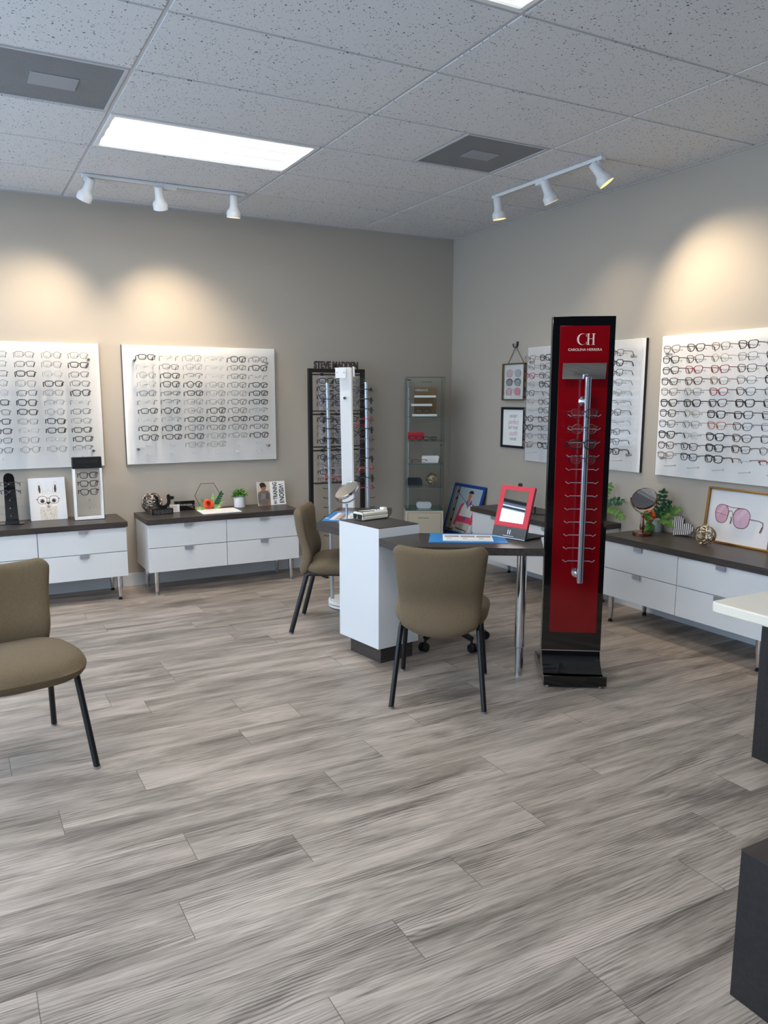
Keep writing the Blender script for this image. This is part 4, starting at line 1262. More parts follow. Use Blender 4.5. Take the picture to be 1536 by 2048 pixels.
t = thing('display_case', 'black and white upright counter display holding three dark glasses', 'display case', (0.037, 2.940, TOP), math.radians(0))
MB().b2(-0.105, 0.105, -0.022, 0.028, 0.390, 0.475, 0, 0.002).build('header', M_BLACK, t)
f = MB(); f.b2(-0.105, -0.088, -0.022, 0.028, 0.0035, 0.3895, 0, 0.001).b2(0.088, 0.105, -0.022, 0.028, 0.0035, 0.3895, 0, 0.001).b2(-0.088, 0.088, -0.022, 0.028, 0.0035, 0.024, 0, 0.001)
f.build('frame', M_WHITE2, t)
MB().b2(-0.107, 0.107, -0.024, 0.030, 0.0, 0.0034).b2(0.1052, 0.108, -0.023, 0.029, 0.0035, 0.3895).build('edge_trim', M_BLACK, t, 0)
MB().b2(-0.0878, 0.0878, 0.020, 0.022, 0.0242, 0.3893).build('clear_back', M_ACRYL, t, 0)
M_EMB = mat('embossed_black', (44, 44, 48), 0.35)
lettering('TRUE RELIGION', 0.030, M_EMB, t, (0, -0.0226, 0.442), bold=0.0006, fit=(0.155, 0.026))
MB().tube([(-0.014 * math.cos(a), -0.0226, 0.412 - 0.010 * math.sin(a)) for a in [PI * i / 12 for i in range(13)]], 0.0022, 5).build('emblem', M_EMB, t)
pg = MB().tube([(0, 0.019, 0), (0, -0.040, 0), (0.001, -0.045, 0.006)], 0.003, 8).mesh('peg', M_CHROME)
for i in range(5):
    link('peg', pg, t, (0.002, 0.0, 0.338 - 0.063 * i))
    if i < 3: eyeglasses('sss'[i], 'K', (0.037 + 0.002, 2.940 - 0.052, TOP + 0.338 - 0.063 * i + 0.004), 0, '%s of three black glasses inside the black and white counter display' % ('topmost', 'middle', 'lowest')[i], 'glasses in the counter display')

# ------------------------------------------------------------------ on the middle cabinet
wire_orb('wire_orb', 'dark silver wire orb behind the black horseshoe ornament', (0.532, 3.055, TOP), 0.083, mat('dark_silver_wire', (150, 140, 134), 0.3, 1.0), 4, 30, 0.0034)
t = thing('logo_ornament', 'black horseshoe ornament on a small lettered block in front of the wire orb', 'ornament', (0.585, 2.945, TOP), math.radians(3))
bl = MB().b2(-0.086, 0.086, -0.018, 0.018, 0, 0.044, 0, 0.001); bl.build('block', M_BLACK, t)
MB().b2(-0.0875, -0.0862, -0.018, 0.018, 0, 0.044).build('end_cap', M_STEEL, t, 0)
lettering('TRUE RELIGION', 0.030, mat('grey_lettering', (96, 96, 100), 0.4), t, (0, -0.0184, 0.022), bold=0.0004, fit=(0.146, 0.030))
pts = [(0.012 + 0.058 * math.cos(a), 0.102 + 0.055 * math.sin(a)) for a in [math.radians(165 + i * 215 / 20) for i in range(21)]]
inn = [(0.012 + 0.036 * math.cos(a), 0.104 + 0.034 * math.sin(a)) for a in [math.radians(165 + i * 215 / 20) for i in range(21)]]
hs = MB()
for i in range(20): hs.prism_xz([pts[i], pts[i + 1], inn[i + 1], inn[i]], -0.009, 0.011)
hs.prism_xz([pts[20], inn[20], (0.045, 0.150), (0.060, 0.158), (0.072, 0.140), (0.098, 0.138), (0.098, 0.118), (0.072, 0.112)], -0.009, 0.011)
hs.prism_xz([pts[0], inn[0], (-0.030, 0.145), (-0.060, 0.150)], -0.009, 0.011)
hs.b2(-0.02, 0.04, -0.009, 0.011, 0.0442, 0.056); hs.build('horseshoe', M_BLACK, t, 30)
t = thing('price_card', 'small white card on a black block beside the horseshoe ornament', 'card', (0.703, 3.020, TOP), math.radians(3))
MB().b2(-0.042, 0.042, -0.004, 0.004, 0, 0.060, 0, 0.001).build('card', M_PAPER, t)
MB().b2(-0.0445, -0.0422, -0.006, 0.010, 0, 0.060).build('holder', M_BLACK, t, 0)
ln = MB()
for k in range(6): ln.b2(-0.020 + 0.007 * k, -0.0152 + 0.007 * k, -0.0043, -0.0041, 0.040, 0.0455)
for k in range(3): ln.b2(-0.022, 0.024, -0.0043, -0.0041, 0.026 - 0.007 * k, 0.0272 - 0.007 * k)
ln.build('print', mat('grey_print', (120, 120, 122), 0.6), t, 0)
t = thing('brand_plaque', 'small black glossy plaque with white letters left of the hexagon ornament', 'sign', (0.802, 3.085, TOP), math.radians(-2))
MB().b2(-0.083, 0.083, -0.012, 0.012, 0, 0.078, 0, 0.001).build('block', M_BLACKG, t)
lettering('VANHEUSEN', 0.021, mat('white_lettering', (206, 208, 212), 0.4), t, (0.000, -0.0124, 0.046), space=1.25, fit=(0.118, 0.0135))
t = thing('hexagon_ornament', 'thin wire hexagon with an orange rose and green leaves', 'ornament', (0.992, 3.060, TOP), 0)
hx_ = [(-0.055, 0.214), (0.055, 0.212), (0.108, 0.118), (0.054, 0.0035), (-0.052, 0.0035), (-0.108, 0.118)]
MB().tube([(a, 0, b) for a, b in hx_], 0.0028, 6, closed=True).build('wire_hexagon', M_GOLD, t, 30)
rose(t, (-0.004, -0.030, 0.046), 0.040, M_ORANGE, (math.radians(62), 0, 0))
lf = MB(); rn = random.Random(9)
for (b, d, L, w_, mi) in (((0.035, -0.02, 0.03), (0.5, -0.2, 0.8), 0.075, 0.035, 2), ((0.05, -0.02, 0.035), (0.9, -0.25, 0.35), 0.08, 0.036, 2), ((0.03, -0.02, 0.02), (0.8, -0.4, 0.05), 0.075, 0.034, 2), ((0.035, -0.02, 0.01), (0.6, -0.5, -0.02), 0.05, 0.03, 2),
        ((-0.03, -0.03, 0.012), (-1, -0.3, 0.12), 0.085, 0.035, 2), ((-0.02, -0.03, 0.008), (-0.6, -0.6, 0.02), 0.07, 0.03, 2), ((-0.035, -0.02, 0.055), (-0.5, -0.1, 0.6), 0.045, 0.025, 0), ((0.03, -0.015, 0.06), (0.15, -0.1, 0.9), 0.07, 0.03, 2)):
    leaf(lf, b, d, (0, -1, 0.3), L, w_, mi)
for k in range(5):
    for s in (-1, 1): leaf(lf, (0.045 + 0.012 * k, -0.035, 0.045 + 0.019 * k), (0.55 + 0.9 * (s > 0), -0.2, 0.9 - 0.7 * (s > 0)), (0, -1, 0.2), 0.048 - 0.003 * k, 0.019, 1)
lf.build('leaves', [M_GREEN, M_GREEND, M_GREENL], t, 60)
t = thing('counter_mat', 'white rectangular glasses mat in front of the hexagon ornament', 'mat', (1.035, 2.905, TOP), 0)
MB().prism([(-0.165, -0.130), (0.155, -0.124), (0.163, 0.118), (-0.152, 0.118)], 0, 0.004).build('sheet', mat('bright_white_mat', (246, 246, 246), 0.5), t, 0)
ul = MB()
for k in range(7): ul.b2(-0.045 + 0.022 * k, -0.036 + 0.022 * k, -0.088, -0.078, 0.0041, 0.0043)
ul.build('marks', mat('faint_grey', (196, 196, 198), 0.5), t, 0)
t = thing('potted_plant', 'bushy green plant in a white cylinder pot on the middle cabinet', 'plant', (1.262, 3.050, TOP), 0, 'potted plants')
MB().lathe([(0.044, 0.0), (0.047, 0.003), (0.049, 0.086), (0.046, 0.087), (0.044, 0.075), (0.002, 0.074)], 36, cap=False).lathe([(0.044, 0.0), (0.001, 0.0005)], 36, cap=False).build('pot', M_POT, t, 40)
lf = MB(); rn = random.Random(21)
for k in range(330):
    a = rn.uniform(0, 2 * PI); e = math.asin(rn.uniform(-0.1, 1)); R_ = rn.uniform(0.02, 0.056)
    d = Vector((math.cos(a) * math.cos(e), math.sin(a) * math.cos(e), math.sin(e) * 0.95))
    b = Vector((0, 0, 0.094)) + d * R_
    leaf(lf, b, d + Vector((rn.uniform(-.5, .5), rn.uniform(-.5, .5), rn.uniform(-.2, .6))), (rn.uniform(-1, 1), rn.uniform(-1, 1), 1), 0.020, 0.010, rn.choice((0, 0, 1)))
lf.build('foliage', [M_GREEN, mat('bright_leaf', (96, 160, 52), 0.5)], t, 60)
t = thing('counter_sign', 'photo sign of a man in sunglasses with sideways black lettering', 'sign', (1.553, 3.040, TOP), 0, None, (math.radians(-9), 0, math.radians(2)))
MB().b2(-0.128, 0.128, 0.0, 0.006, 0.0, 0.202, 0, 0.0005).build('board', M_PAPER, t)
I = [([(-0.127, 0.001), (-0.012, 0.001), (-0.012, 0.201), (-0.127, 0.201)], (178, 160, 142)), ([(-0.127, 0.12), (-0.012, 0.13), (-0.012, 0.201), (-0.127, 0.201)], (200, 186, 168))]
SK = (150, 104, 80); GY = (106, 98, 96)
I.append(([(-0.127, 0.02), (-0.10, 0.0015), (-0.03, 0.0015), (-0.013, 0.03), (-0.013, 0.10), (-0.030, 0.122), (-0.06, 0.130), (-0.085, 0.132), (-0.115, 0.115), (-0.127, 0.09)], GY))
I.append(([(-0.10, 0.05), (-0.06, 0.06), (-0.05, 0.10), (-0.09, 0.11)], (128, 120, 116))); I.append(([(-0.055, 0.06), (-0.028, 0.055), (-0.03, 0.10), (-0.05, 0.105)], (86, 80, 80)))
I.append(([(-0.092, 0.125), (-0.060, 0.118), (-0.055, 0.15), (-0.09, 0.155)], SK)); I.append((ell(-0.068, 0.160, 0.024, 0.030, 20), SK)); I.append((ell(-0.078, 0.178, 0.027, 0.020, 18), (36, 28, 26)))
I.append(([(-0.096, 0.15), (-0.086, 0.15), (-0.082, 0.18), (-0.1, 0.18)], (36, 28, 26))); I.append(([(-0.066, 0.163), (-0.043, 0.160), (-0.045, 0.170), (-0.066, 0.172)], (30, 26, 26))); I.append(([(-0.122, 0.002), (-0.09, 0.002), (-0.10, 0.02), (-0.12, 0.02)], SK))
I.append(([(-0.038, 0.002), (-0.016, 0.002), (-0.014, 0.04), (-0.026, 0.05)], SK))
art('photo_print', I, t, -0.0003, 0.00004)
M_INK = mat('black_ink', (26, 24, 24), 0.6)
lettering("TRAINING", 0.046, M_INK, t, (0.034, -0.0006, 0.120), (0, -PI / 2, 0), bold=0.0012, extrude=0.0002, fit=(0.148, 0.040))
lettering("MEN'S", 0.034, M_INK, t, (0.030, -0.0006, 0.024), (0, -PI / 2, 0), bold=0.0006, extrude=0.0002, fit=(0.032, 0.026))
lettering("VISION", 0.062, M_INK, t, (0.092, -0.0006, 0.099), (0, PI / 2, 0), bold=0.0016, extrude=0.0002, fit=(0.132, 0.046))
MB().b2(0.070, 0.115, -0.0008, -0.0004, 0.014, 0.024).build('bar', M_INK, t, 0)
art('emblem', [([(0.072, 0.176), (0.079, 0.166), (0.088, 0.166), (0.118, 0.186), (0.090, 0.174), (0.082, 0.173), (0.079, 0.180)], (26, 24, 24))], t, -0.0006)

# ------------------------------------------------------------------ on the cabinet behind the red stand
def pot_plant(label, loc, rz, seed, fr, flower=None, r=0.052, h=0.098):
    t = thing('potted_plant', label, 'plant', loc, rz, 'potted plants')
    MB().lathe([(0.001, 0.0004), (r * 0.86, 0.0), (r * 0.9, 0.004), (r, h - 0.002), (r * 0.95, h), (r * 0.9, h * 0.86), (0.001, h * 0.85)], 36, cap=False).build('pot', M_POT2, t, 40)
    lf = MB()
    for (d, L, dr, mi) in fr: frond(lf, (d[0] * 0.015, d[1] * 0.015, h * 0.85), d, L, 7, 0.028, 0.038, dr, mi)
    lf.build('foliage', [M_GREEN, M_GREEND, mat('mid_leaf', (92, 138, 58), 0.5)], t, 60)
    if flower: rose(t, flower[0], flower[1], M_ORANGE, flower[2])
    return t
pot_plant('fern-like plant in a white pot half hidden behind the red stand', (3.335, 1.03, TOP), 0, 3, (((-0.3, 0.15, 1), 0.16, 0.5, 0), ((0.2, -0.7, 0.8), 0.20, 0.9, 1), ((0.1, -0.9, 0.35), 0.22, 0.9, 2), ((-0.2, 0.9, 0.7), 0.18, 0.9, 2), ((-0.6, -0.5, 0.9), 0.17, 0.8, 0), ((-0.4, 0.7, 0.9), 0.19, 0.6, 0), ((0.2, -0.4, 1.2), 0.19, 0.3, 2)), r=0.050, h=0.115)
t = thing('small_eyewear_stand', 'small black countertop post behind the red-framed mirror', 'eyewear stand', (3.25, 1.812, TOP), math.radians(-60))
MB().prism(rrect(0.11, 0.10, 0.02), 0, 0.008).build('base', M_BLACK, t, 30)
MB().prism_xz([(p[0], p[1] + 0.113) for p in rrect(0.034, 0.212, 0.010)], -0.007, 0.007).build('post', M_BLACK, t, 30)
t = thing('cord_loop', 'black cord with a loop lying on the cabinet behind the red-framed mirror', 'cord', (3.20, 1.50, TOP))
lp = [(0.02 * math.cos(a) + 0.0, 0.06 + 0.03 * math.cos(a), 0.030 + 0.028 * math.sin(a)) for a in [math.radians(-90 + i * 30) for i in range(12)]]
MB().tube([(-0.05, 0.12, 0.0035), (-0.02, 0.09, 0.0035)] + lp + [(0.0, 0.03, 0.0035), (0.02, -0.04, 0.005), (0.03, -0.13, 0.0035)], 0.0035, 7).build('cord', M_RUBBER, t)

# ------------------------------------------------------------------ on the right cabinet
t = thing('makeup_mirror', 'rose-bronze round tabletop mirror in front of the orange-flower plant', 'mirror', (3.208, 0.473, TOP), 0, 'round tabletop mirrors')
MB().lathe([(0.001, 0), (0.060, 0), (0.061, 0.004), (0.060, 0.020), (0.055, 0.026), (0.012, 0.029), (0.011, 0.034), (0.015, 0.042), (0.018, 0.060), (0.012, 0.085), (0.0085, 0.125), (0.012, 0.129), (0.008, 0.134), (0.0045, 0.150), (0.001, 0.151)], 32, cap=False).build('base', M_ROSEG, t, 35)
def face_mirror(t, c, nrm, r, m, spin=0.0, side=None):
    nrm = Vector(nrm).normalized(); q = nrm.to_track_quat('Z', 'Y')
    T = Matrix.Translation(c) @ q.to_matrix().to_4x4()
    rg_ = MB().lathe([(r * 0.93, 0.005), (r * 0.97, 0.008), (r, 0.004), (r, -0.010), (r * 0.95, -0.013), (r * 0.93, -0.010), (r * 0.93, 0.005)], 40, 0, T, cap=False)
    rg_.build('rim', m, t, 50)
    MB().lathe([(0.0005, 0.004), (r * 0.932, 0.004)], 40, 0, T, cap=False).lathe([(r * 0.932, -0.010), (0.0005, -0.010)], 40, 0, T, cap=False).build('mirror_glass', M_MIRROR, t, 0)
    return T
cN = Vector((-0.463, -0.873, 0.16)); cR = Vector((0.883, -0.469, 0)); cU = Vector((0, 0, 1))
nn = cN * 0.64 + (cR * -0.47 + cU * 0.58)
face_mirror(t, (0.006, 0, 0.248), nn, 0.084, M_ROSEG)
nn.normalize(); hz = nn.cross(cU).normalized()
yk = MB().tube([Vector((0.003, 0, 0.248)) + hz * (0.088 * math.cos(a)) + (cU * math.sin(a)) * 0.098 for a in [PI + PI * i / 20 for i in range(21)]], 0.0042, 8); yk.build('yoke', M_ROSEG, t)
pot_plant('green plant with an orange rose in a white pot behind the bronze mirror', (3.408, 0.538, TOP), 0, 8, (((-0.05, -0.25, 1), 0.20, 0.2, 1), ((-0.02, -0.75, 0.75), 0.19, 0.6, 2), ((-0.1, -0.9, 0.35), 0.16, 0.7, 2), ((-0.05, -0.5, 0.9), 0.16, 0.5, 1), ((-0.9, -0.1, 0.0), 0.09, 1.6, 0), ((-0.6, -0.1, 0.6), 0.13, 0.9, 0)), ((-0.050, 0.012, 0.112), 0.040, (math.radians(60), 0, math.radians(-40))), r=0.048, h=0.092)
t = thing('striped_heart', 'black and white striped heart ornament on the right cabinet', 'ornament', (3.405, 0.322, TOP), math.radians(-62), None, (math.radians(-6), 0, math.radians(-62)))
hp = []
for i in range(40):
    a = 2 * PI * i / 40
    x = 16 * math.sin(a) ** 3; z = 13 * math.cos(a) - 5 * math.cos(2 * a) - 2 * math.cos(3 * a) - math.cos(4 * a)
    hp.append((x / 17 * 0.077, z / 17 * 0.077))
th_ = math.radians(-38); hp = [(x * math.cos(th_) - z * math.sin(th_), x * math.sin(th_) + z * math.cos(th_)) for x, z in hp]
mz = min(p[1] for p in hp); hp = [(p[0], p[1] - mz) for p in hp]
MB().prism_xz(hp, -0.016, 0.016).build('heart', M_STRIPE, t, 40)
wire_orb('wire_orb', 'champagne gold twig-wire orb in front of the aviator picture', (3.275, 0.028, TOP), 0.066, M_CHAMP, 13, 10, 0.0036)
t = thing('framed_picture', 'gold-framed picture of pink aviator sunglasses leaning on the wall', 'picture', (3.405, -0.078, TOP), 0, None, (math.radians(-6.5), 0, -PI / 2))
W_, H_ = 0.475, 0.352
f = MB(); bw = 0.014
f.b2(-W_ / 2, W_ / 2, 0, 0.030, 0, bw, 0, 0.003).b2(-W_ / 2, W_ / 2, 0, 0.030, H_ - bw, H_, 0, 0.003).b2(-W_ / 2, -W_ / 2 + bw, 0, 0.030, bw, H_ - bw, 0, 0.003).b2(W_ / 2 - bw, W_ / 2, 0, 0.030, bw, H_ - bw, 0, 0.003)
f.build('frame', M_GOLD, t)
MB().b2(-W_ / 2 + bw, W_ / 2 - bw, 0.016, 0.022, bw, H_ - bw).build('backing', M_PAPER, t, 0)
BR = (120, 78, 72); PK = (206, 160, 180); PK2 = (214, 176, 194)
I = [([(-W_ / 2 + bw, bw), (W_ / 2 - bw, bw), (W_ / 2 - bw, H_ - bw), (-W_ / 2 + bw, H_ - bw)], (226, 226, 228))]
def avi(cx, cz, rx, rz_):
    return [(cx + rx * math.copysign(abs(math.cos(a)) ** 0.8, math.cos(a)) * (1.0 if math.sin(a) > 0 else 0.93), cz + rz_ * math.copysign(abs(math.sin(a)) ** 0.85, math.sin(a))) for a in [2 * PI * i / 28 for i in range(28)]]
LA = avi(-0.125, 0.190, 0.048, 0.058); LB = avi(0.018, 0.176, 0.060, 0.062)
I += [(LA, PK), (LB, PK2), ([(-0.16, 0.2), (-0.12, 0.245), (-0.10, 0.245), (-0.15, 0.17)], (218, 184, 200)), ([(-0.02, 0.19), (0.03, 0.237), (0.055, 0.23), (-0.01, 0.15)], (224, 192, 208))]
for o in (LA, LB): I += [(q, BR) for q in stroke(o + [o[0]], 0.0042)]
I += [(q, BR) for q in stroke([(-0.115, 0.248), (-0.06, 0.236), (0.0, 0.238)], 0.004) + stroke([(-0.172, 0.195), (-0.078, 0.180)], 0.0024) + stroke(ell(-0.062, 0.195, 0.016, 0.020, 14, -0.3, PI + 0.3), 0.004) + stroke([(0.078, 0.178), (0.14, 0.176), (0.166, 0.168), (0.168, 0.140), (0.160, 0.112)], 0.0045) + stroke([(0.166, 0.14), (0.156, 0.108)], 0.010) + stroke([(-0.055, 0.176), (-0.05, 0.16), (-0.055, 0.135)], 0.007)]
art('print', I, t, 0.0155, 0.00004)

# ------------------------------------------------------------------ on the desk
PT, WT = 0.8008, 0.7453
def blue_mat(label, poly, card, z):
    cx = sum(p[0] for p in poly) / 4; cy = sum(p[1] for p in poly) / 4
    t = thing('fitting_mat', label, 'mat', (cx, cy, z), 0, 'blue fitting mats on the desk')
    MB().prism([(p[0] - cx, p[1] - cy) for p in poly], 0, 0.003).build('mat', M_BLUE, t, 0)
    k = MB(); c0, cu, cv = Vector(card[0]), Vector(card[1]) - Vector(card[0]), Vector(card[3]) - Vector(card[0])
    c0 = c0 - Vector((cx, cy))
    k.prism([(p[0] - cx, p[1] - cy) for p in card], 0.0032, 0.0042)
    def rect(a, b, c, d, mi):
        ps = [c0 + cu * x + cv * y for x, y in ((a, b), (c, b), (c, d), (a, d))]
        k.poly([(p.x, p.y, 0.00425 + 0.00003 * mi) for p in ps], mi)
    for i in range(3):
        x = 0.04 + i * 0.32
        rect(x, 0.55, x + 0.29, 0.86, 1); rect(x, 0.62, x + 0.29, 0.72, 2); rect(x + 0.04, 0.36, x + 0.14, 0.44, 3); rect(x + 0.02, 0.16, x + 0.27, 0.19, 3)
    k.build('leaflet', [M_PAPER, mat('photo_grey', (186, 178, 172), 0.6), mat('photo_brown', (142, 120, 108), 0.6), mat('grey_print2', (150, 156, 152), 0.6)], t, 0)
    return t, cx, cy
tm, cx, cy = blue_mat('blue fitting mat with a white leaflet on the right desk wing', [(1.385, 0.270), (1.743, 0.040), (1.880, 0.268), (1.540, 0.497)], [(1.472, 0.262), (1.700, 0.112), (1.808, 0.278), (1.578, 0.425)], WT)
ul = MB(); TM = Matrix.Translation((1.575 - cx, 0.176 - cy, 0.0032)) @ Matrix.Rotation(math.radians(-33), 4, 'Z')
for i in range(7): ul.b2(-0.034 + 0.010 * i, -0.0275 + 0.010 * i, -0.005, -0.003 + 0.004 * (i % 3 != 1), 0, 0.0003, 0, 0, TM)
ul.build('marks', mat('white_lettering', (206, 208, 212), 0.4), tm, 0)
tl_, cx, cy = blue_mat('blue fitting mat with a white leaflet on the left desk wing', [(1.395, 1.040), (1.660, 1.385), (1.440, 1.545), (1.180, 1.205)], [(1.395, 1.090), (1.580, 1.340), (1.420, 1.455), (1.235, 1.210)], WT)
ul = MB(); ul.prism([(1.255 - cx + 0.017 * math.cos(q * PI / 8), 1.285 - cy + 0.012 * math.sin(q * PI / 8)) for q in range(16)], 0.0031, 0.0034)
ul.prism([(1.425 - cx, 1.515 - cy), (1.440 - cx, 1.535 - cy), (1.570 - cx, 1.440 - cy), (1.555 - cx, 1.420 - cy)], 0.0031, 0.0036, 1)
ul.build('marks', [M_PAPER, mat('coral_print', (220, 120, 96), 0.6)], tl_, 0)
# red-framed mirror
ma = math.radians(-76.5)
t = thing('table_mirror', 'tilted red-framed mirror with a dark lettered foot on the right desk wing', 'mirror', (1.828, 0.154, WT + 0.0045), ma)
TL = Matrix.Rotation(math.radians(-16), 4, 'X')
hw = 0.1136
MB().b2(-hw, hw, 0.0, 0.012, 0.001, 0.062, 0, 0.0008, TL).build('lower_panel', M_LAM, t)
MB().b2(-hw, hw, 0.0, 0.012, 0.0622, 0.292, 0, 0.0008, TL).build('red_panel', M_RED2, t)
MB().b2(-hw, hw, 0.0122, 0.017, 0.001, 0.292, 0, 0.0008, TL).build('back_panel', M_BLACK, t)
MB().b2(-hw, hw, 0.008, 0.190, 0.0, 0.007, 0, 0.001).build('foot_plate', M_BLACK, t)
MB().b2(-hw + 0.034, hw - 0.034, -0.0012, -0.0003, 0.088, 0.268, 0, 0, TL).build('mirror_glass', M_MIRROR, t, 0)
MB().b2(-hw, hw, -0.001, 0.001, -0.0005, 0.0025, 0, 0, TL).build('edge_strip', M_STEEL, t, 0)
mh = MB()
for x in (-0.010, 0.004): mh.b2(x, x + 0.005, -0.0008, -0.0001, 0.022, 0.046, 0, 0, TL)
mh.b2(-0.006, 0.005, -0.0008, -0.0001, 0.033, 0.035, 0, 0, TL)
for x in (-0.0115, 0.0025):
    for z in (0.0214, 0.0452): mh.b2(x, x + 0.008, -0.0008, -0.0001, z, z + 0.0013, 0, 0, TL)
mh.b2(-0.036, 0.034, -0.0008, -0.0001, 0.0105, 0.0135, 0, 0, TL)
mh.build('emblem', mat('white_lettering', (206, 208, 212), 0.4), t, 0)
# chrome makeup mirror
t = thing('makeup_mirror', 'chrome round tabletop mirror tilted upward on the left desk wing', 'mirror', (1.285, 1.060, WT), 0, 'round tabletop mirrors')
MB().lathe([(0.001, 0), (0.058, 0), (0.058, 0.006), (0.052, 0.010), (0.009, 0.013), (0.0065, 0.018), (0.0065, 0.112), (0.0085, 0.114), (0.0085, 0.120), (0.001, 0.121)], 28, cap=False).build('base', M_STEEL, t, 35)
nn = cN * 0.34 + (cR * -0.50 + cU * 0.80); nn.normalize()
ctr = Vector((0.0, 0.0, 0.205))
face_mirror(t, ctr, nn, 0.083, M_CHROME)
hz = (cR * 0.80 + cU * 0.30 + cN * -0.3); hz = (hz - nn * hz.dot(nn)).normalized()
dn = Vector((0, 0, 0.1165)) - ctr; dn = (dn - hz * dn.dot(hz))
pts = [ctr + hz * (0.0865 * math.cos(a)) - dn * math.sin(a) for a in [PI + PI * i / 22 for i in range(23)]]
MB().tube(pts, 0.0042, 8).build('yoke', M_STEEL, t)
# pupilometer
t = thing('pupil_gauge', 'white handheld pupil distance gauge lying on the desk pedestal', 'instrument', (1.338, 0.832, PT), math.radians(8))
t.scale = (0.84, 0.80, 0.92)
pr = [(-0.125, -0.052), (-0.105, -0.070), (0.105, -0.050), (0.128, -0.028), (0.130, 0.034), (0.105, 0.060), (-0.10, 0.072), (-0.125, 0.052)]
MB().prism(pr, 0.004, 0.028).prism([(p[0] * 0.985, p[1] * 0.985) for p in pr], 0.029, 0.050).build('housing', mat('ivory_plastic', (226, 222, 206), 0.4), t, 30)
m_ = t.children[0].modifiers.new('round', 'BEVEL'); m_.width = 0.006; m_.segments = 3; m_.limit_method = 'ANGLE'
MB().prism([(-0.128, -0.050), (-0.122, -0.056), (-0.122, -0.006), (-0.128, -0.006)], 0.008, 0.040).prism([(-0.128, 0.006), (-0.122, 0.006), (-0.122, 0.052), (-0.128, 0.046)], 0.008, 0.040).build('eyepiece', M_BLACK, t, 0)
MB().box((-0.03, 0.0, 0.0512), (0.13, 0.016, 0.003), 0, math.radians(-8)).build('slide', M_BLACK, t, 0)
MB().b2(0.02, 0.075, -0.03, 0.03, 0.050, 0.056, 0, 0.002).build('keypad', M_WHITE2, t)
for i in range(3): MB().cyl((0.032 + 0.015 * i, -0.012 + 0.012 * (i % 2)), 0.006, 0.0561, 0.0585, 14).build('button', M_STEEL, t)
MB().b2(0.086, 0.120, -0.028, 0.022, 0.050, 0.068, 0, 0.004).build('head_rest', M_WHITE2, t)
MB().tube([(-0.112, -0.066, 0.012), (-0.115, -0.068, 0.045), (-0.10, -0.03, 0.054), (-0.105, 0.03, 0.054), (-0.085, 0.05, 0.053)], 0.0022, 6).build('strap', M_BLACK, t)
for (x, y) in ((-0.10, -0.05), (0.10, -0.035), (0.10, 0.045), (-0.10, 0.055)): MB().cyl((x, y), 0.007, 0.0, 0.0045, 10).build('foot', M_RUBBER, t)

# ------------------------------------------------------------------ pictures on the right wall
t = thing('hanging_picture', 'brass-framed print of three sunglasses hanging from a string', 'picture', (XR, 2.170, 1.490), 0, 'small pictures on the right wall', (0, 0, -PI / 2))
f = MB(); W_, H_ = 0.298, 0.312; bw = 0.010
f.b2(-W_ / 2, W_ / 2, -0.040, -0.002, 0, bw).b2(-W_ / 2, W_ / 2, -0.040, -0.002, H_ - bw, H_).b2(-W_ / 2, -W_ / 2 + bw, -0.040, -0.002, bw, H_ - bw).b2(W_ / 2 - bw, W_ / 2, -0.040, -0.002, bw, H_ - bw)
f.build('frame', mat('aged_brass', (112, 92, 62), 0.45, 0.7), t, 0)
MB().b2(-W_ / 2 + bw, W_ / 2 - bw, -0.020, -0.014, bw, H_ - bw).build('print_sheet', M_PAPER, t, 0)
MB().b2(-W_ / 2 + bw, W_ / 2 - bw, -0.038, -0.036, bw, H_ - bw).build('glass', M_GLASS, t, 0)
I = []
for (z, c1, c2, fr_, o) in ((0.232, (222, 190, 198), (186, 186, 198), (150, 142, 142), 'o'), (0.155, (150, 148, 154), (164, 170, 168), (70, 68, 72), 'c'), (0.078, (228, 184, 194), (224, 140, 156), (176, 130, 134), 'o')):
    for s, c in ((-1, c1), (1, c2)):
        ol = ell(s * 0.056 - 0.010, z - 0.004, 0.040, 0.031 if o == 'o' else 0.028, 22, e=2.2)
        I.append((ol, c)); I += [(q, fr_) for q in stroke(ol + [ol[0]], 0.003)]
        if o == 'c': I += [(q, fr_) for q in stroke(ell(s * 0.056 - 0.010, z - 0.004, 0.041, 0.030, 12, 0.1, PI - 0.1), 0.009)]
        I += [(q, fr_) for q in stroke([(s * 0.056 - 0.010 + s * 0.036, z + 0.012), (s * 0.056 - 0.010 + s * 0.030, z - 0.036)], 0.005)]
    I += [(q, fr_) for q in stroke([(-0.026, z + 0.008), (-0.010, z + 0.013), (0.006, z + 0.008)], 0.003)]
art('print', I, t, -0.0203, 0.00004)
sg = MB()
for s in (-1, 1): sg.tube([(s * 0.105, -0.010, H_ + 0.001), (s * 0.004, -0.016, 0.448)], 0.0026, 6)
sg.build('string', mat('jute_string', (96, 80, 62), 0.8), t)
t = thing('wall_hook', 'black iron wall hook above the hanging sunglasses print', 'hook', (XR, 2.170, 1.935), 0, None, (0, 0, -PI / 2))
MB().tube([(0.010, -0.006, 0.048), (0.008, -0.007, 0.020), (0.0, -0.014, -0.002), (-0.012, -0.030, 0.004), (-0.016, -0.034, 0.030)], 0.0065, 8, rads=[0.010, 0.009, 0.007, 0.006, 0.006]).build('hook', M_BLACK, t)
t = thing('quote_picture', 'black-framed quote print with pink script below the hanging print', 'picture', (XR, 2.180, 1.083), 0, 'small pictures on the right wall', (0, 0, -PI / 2))
f = MB(); W_, H_ = 0.320, 0.348; bw = 0.020
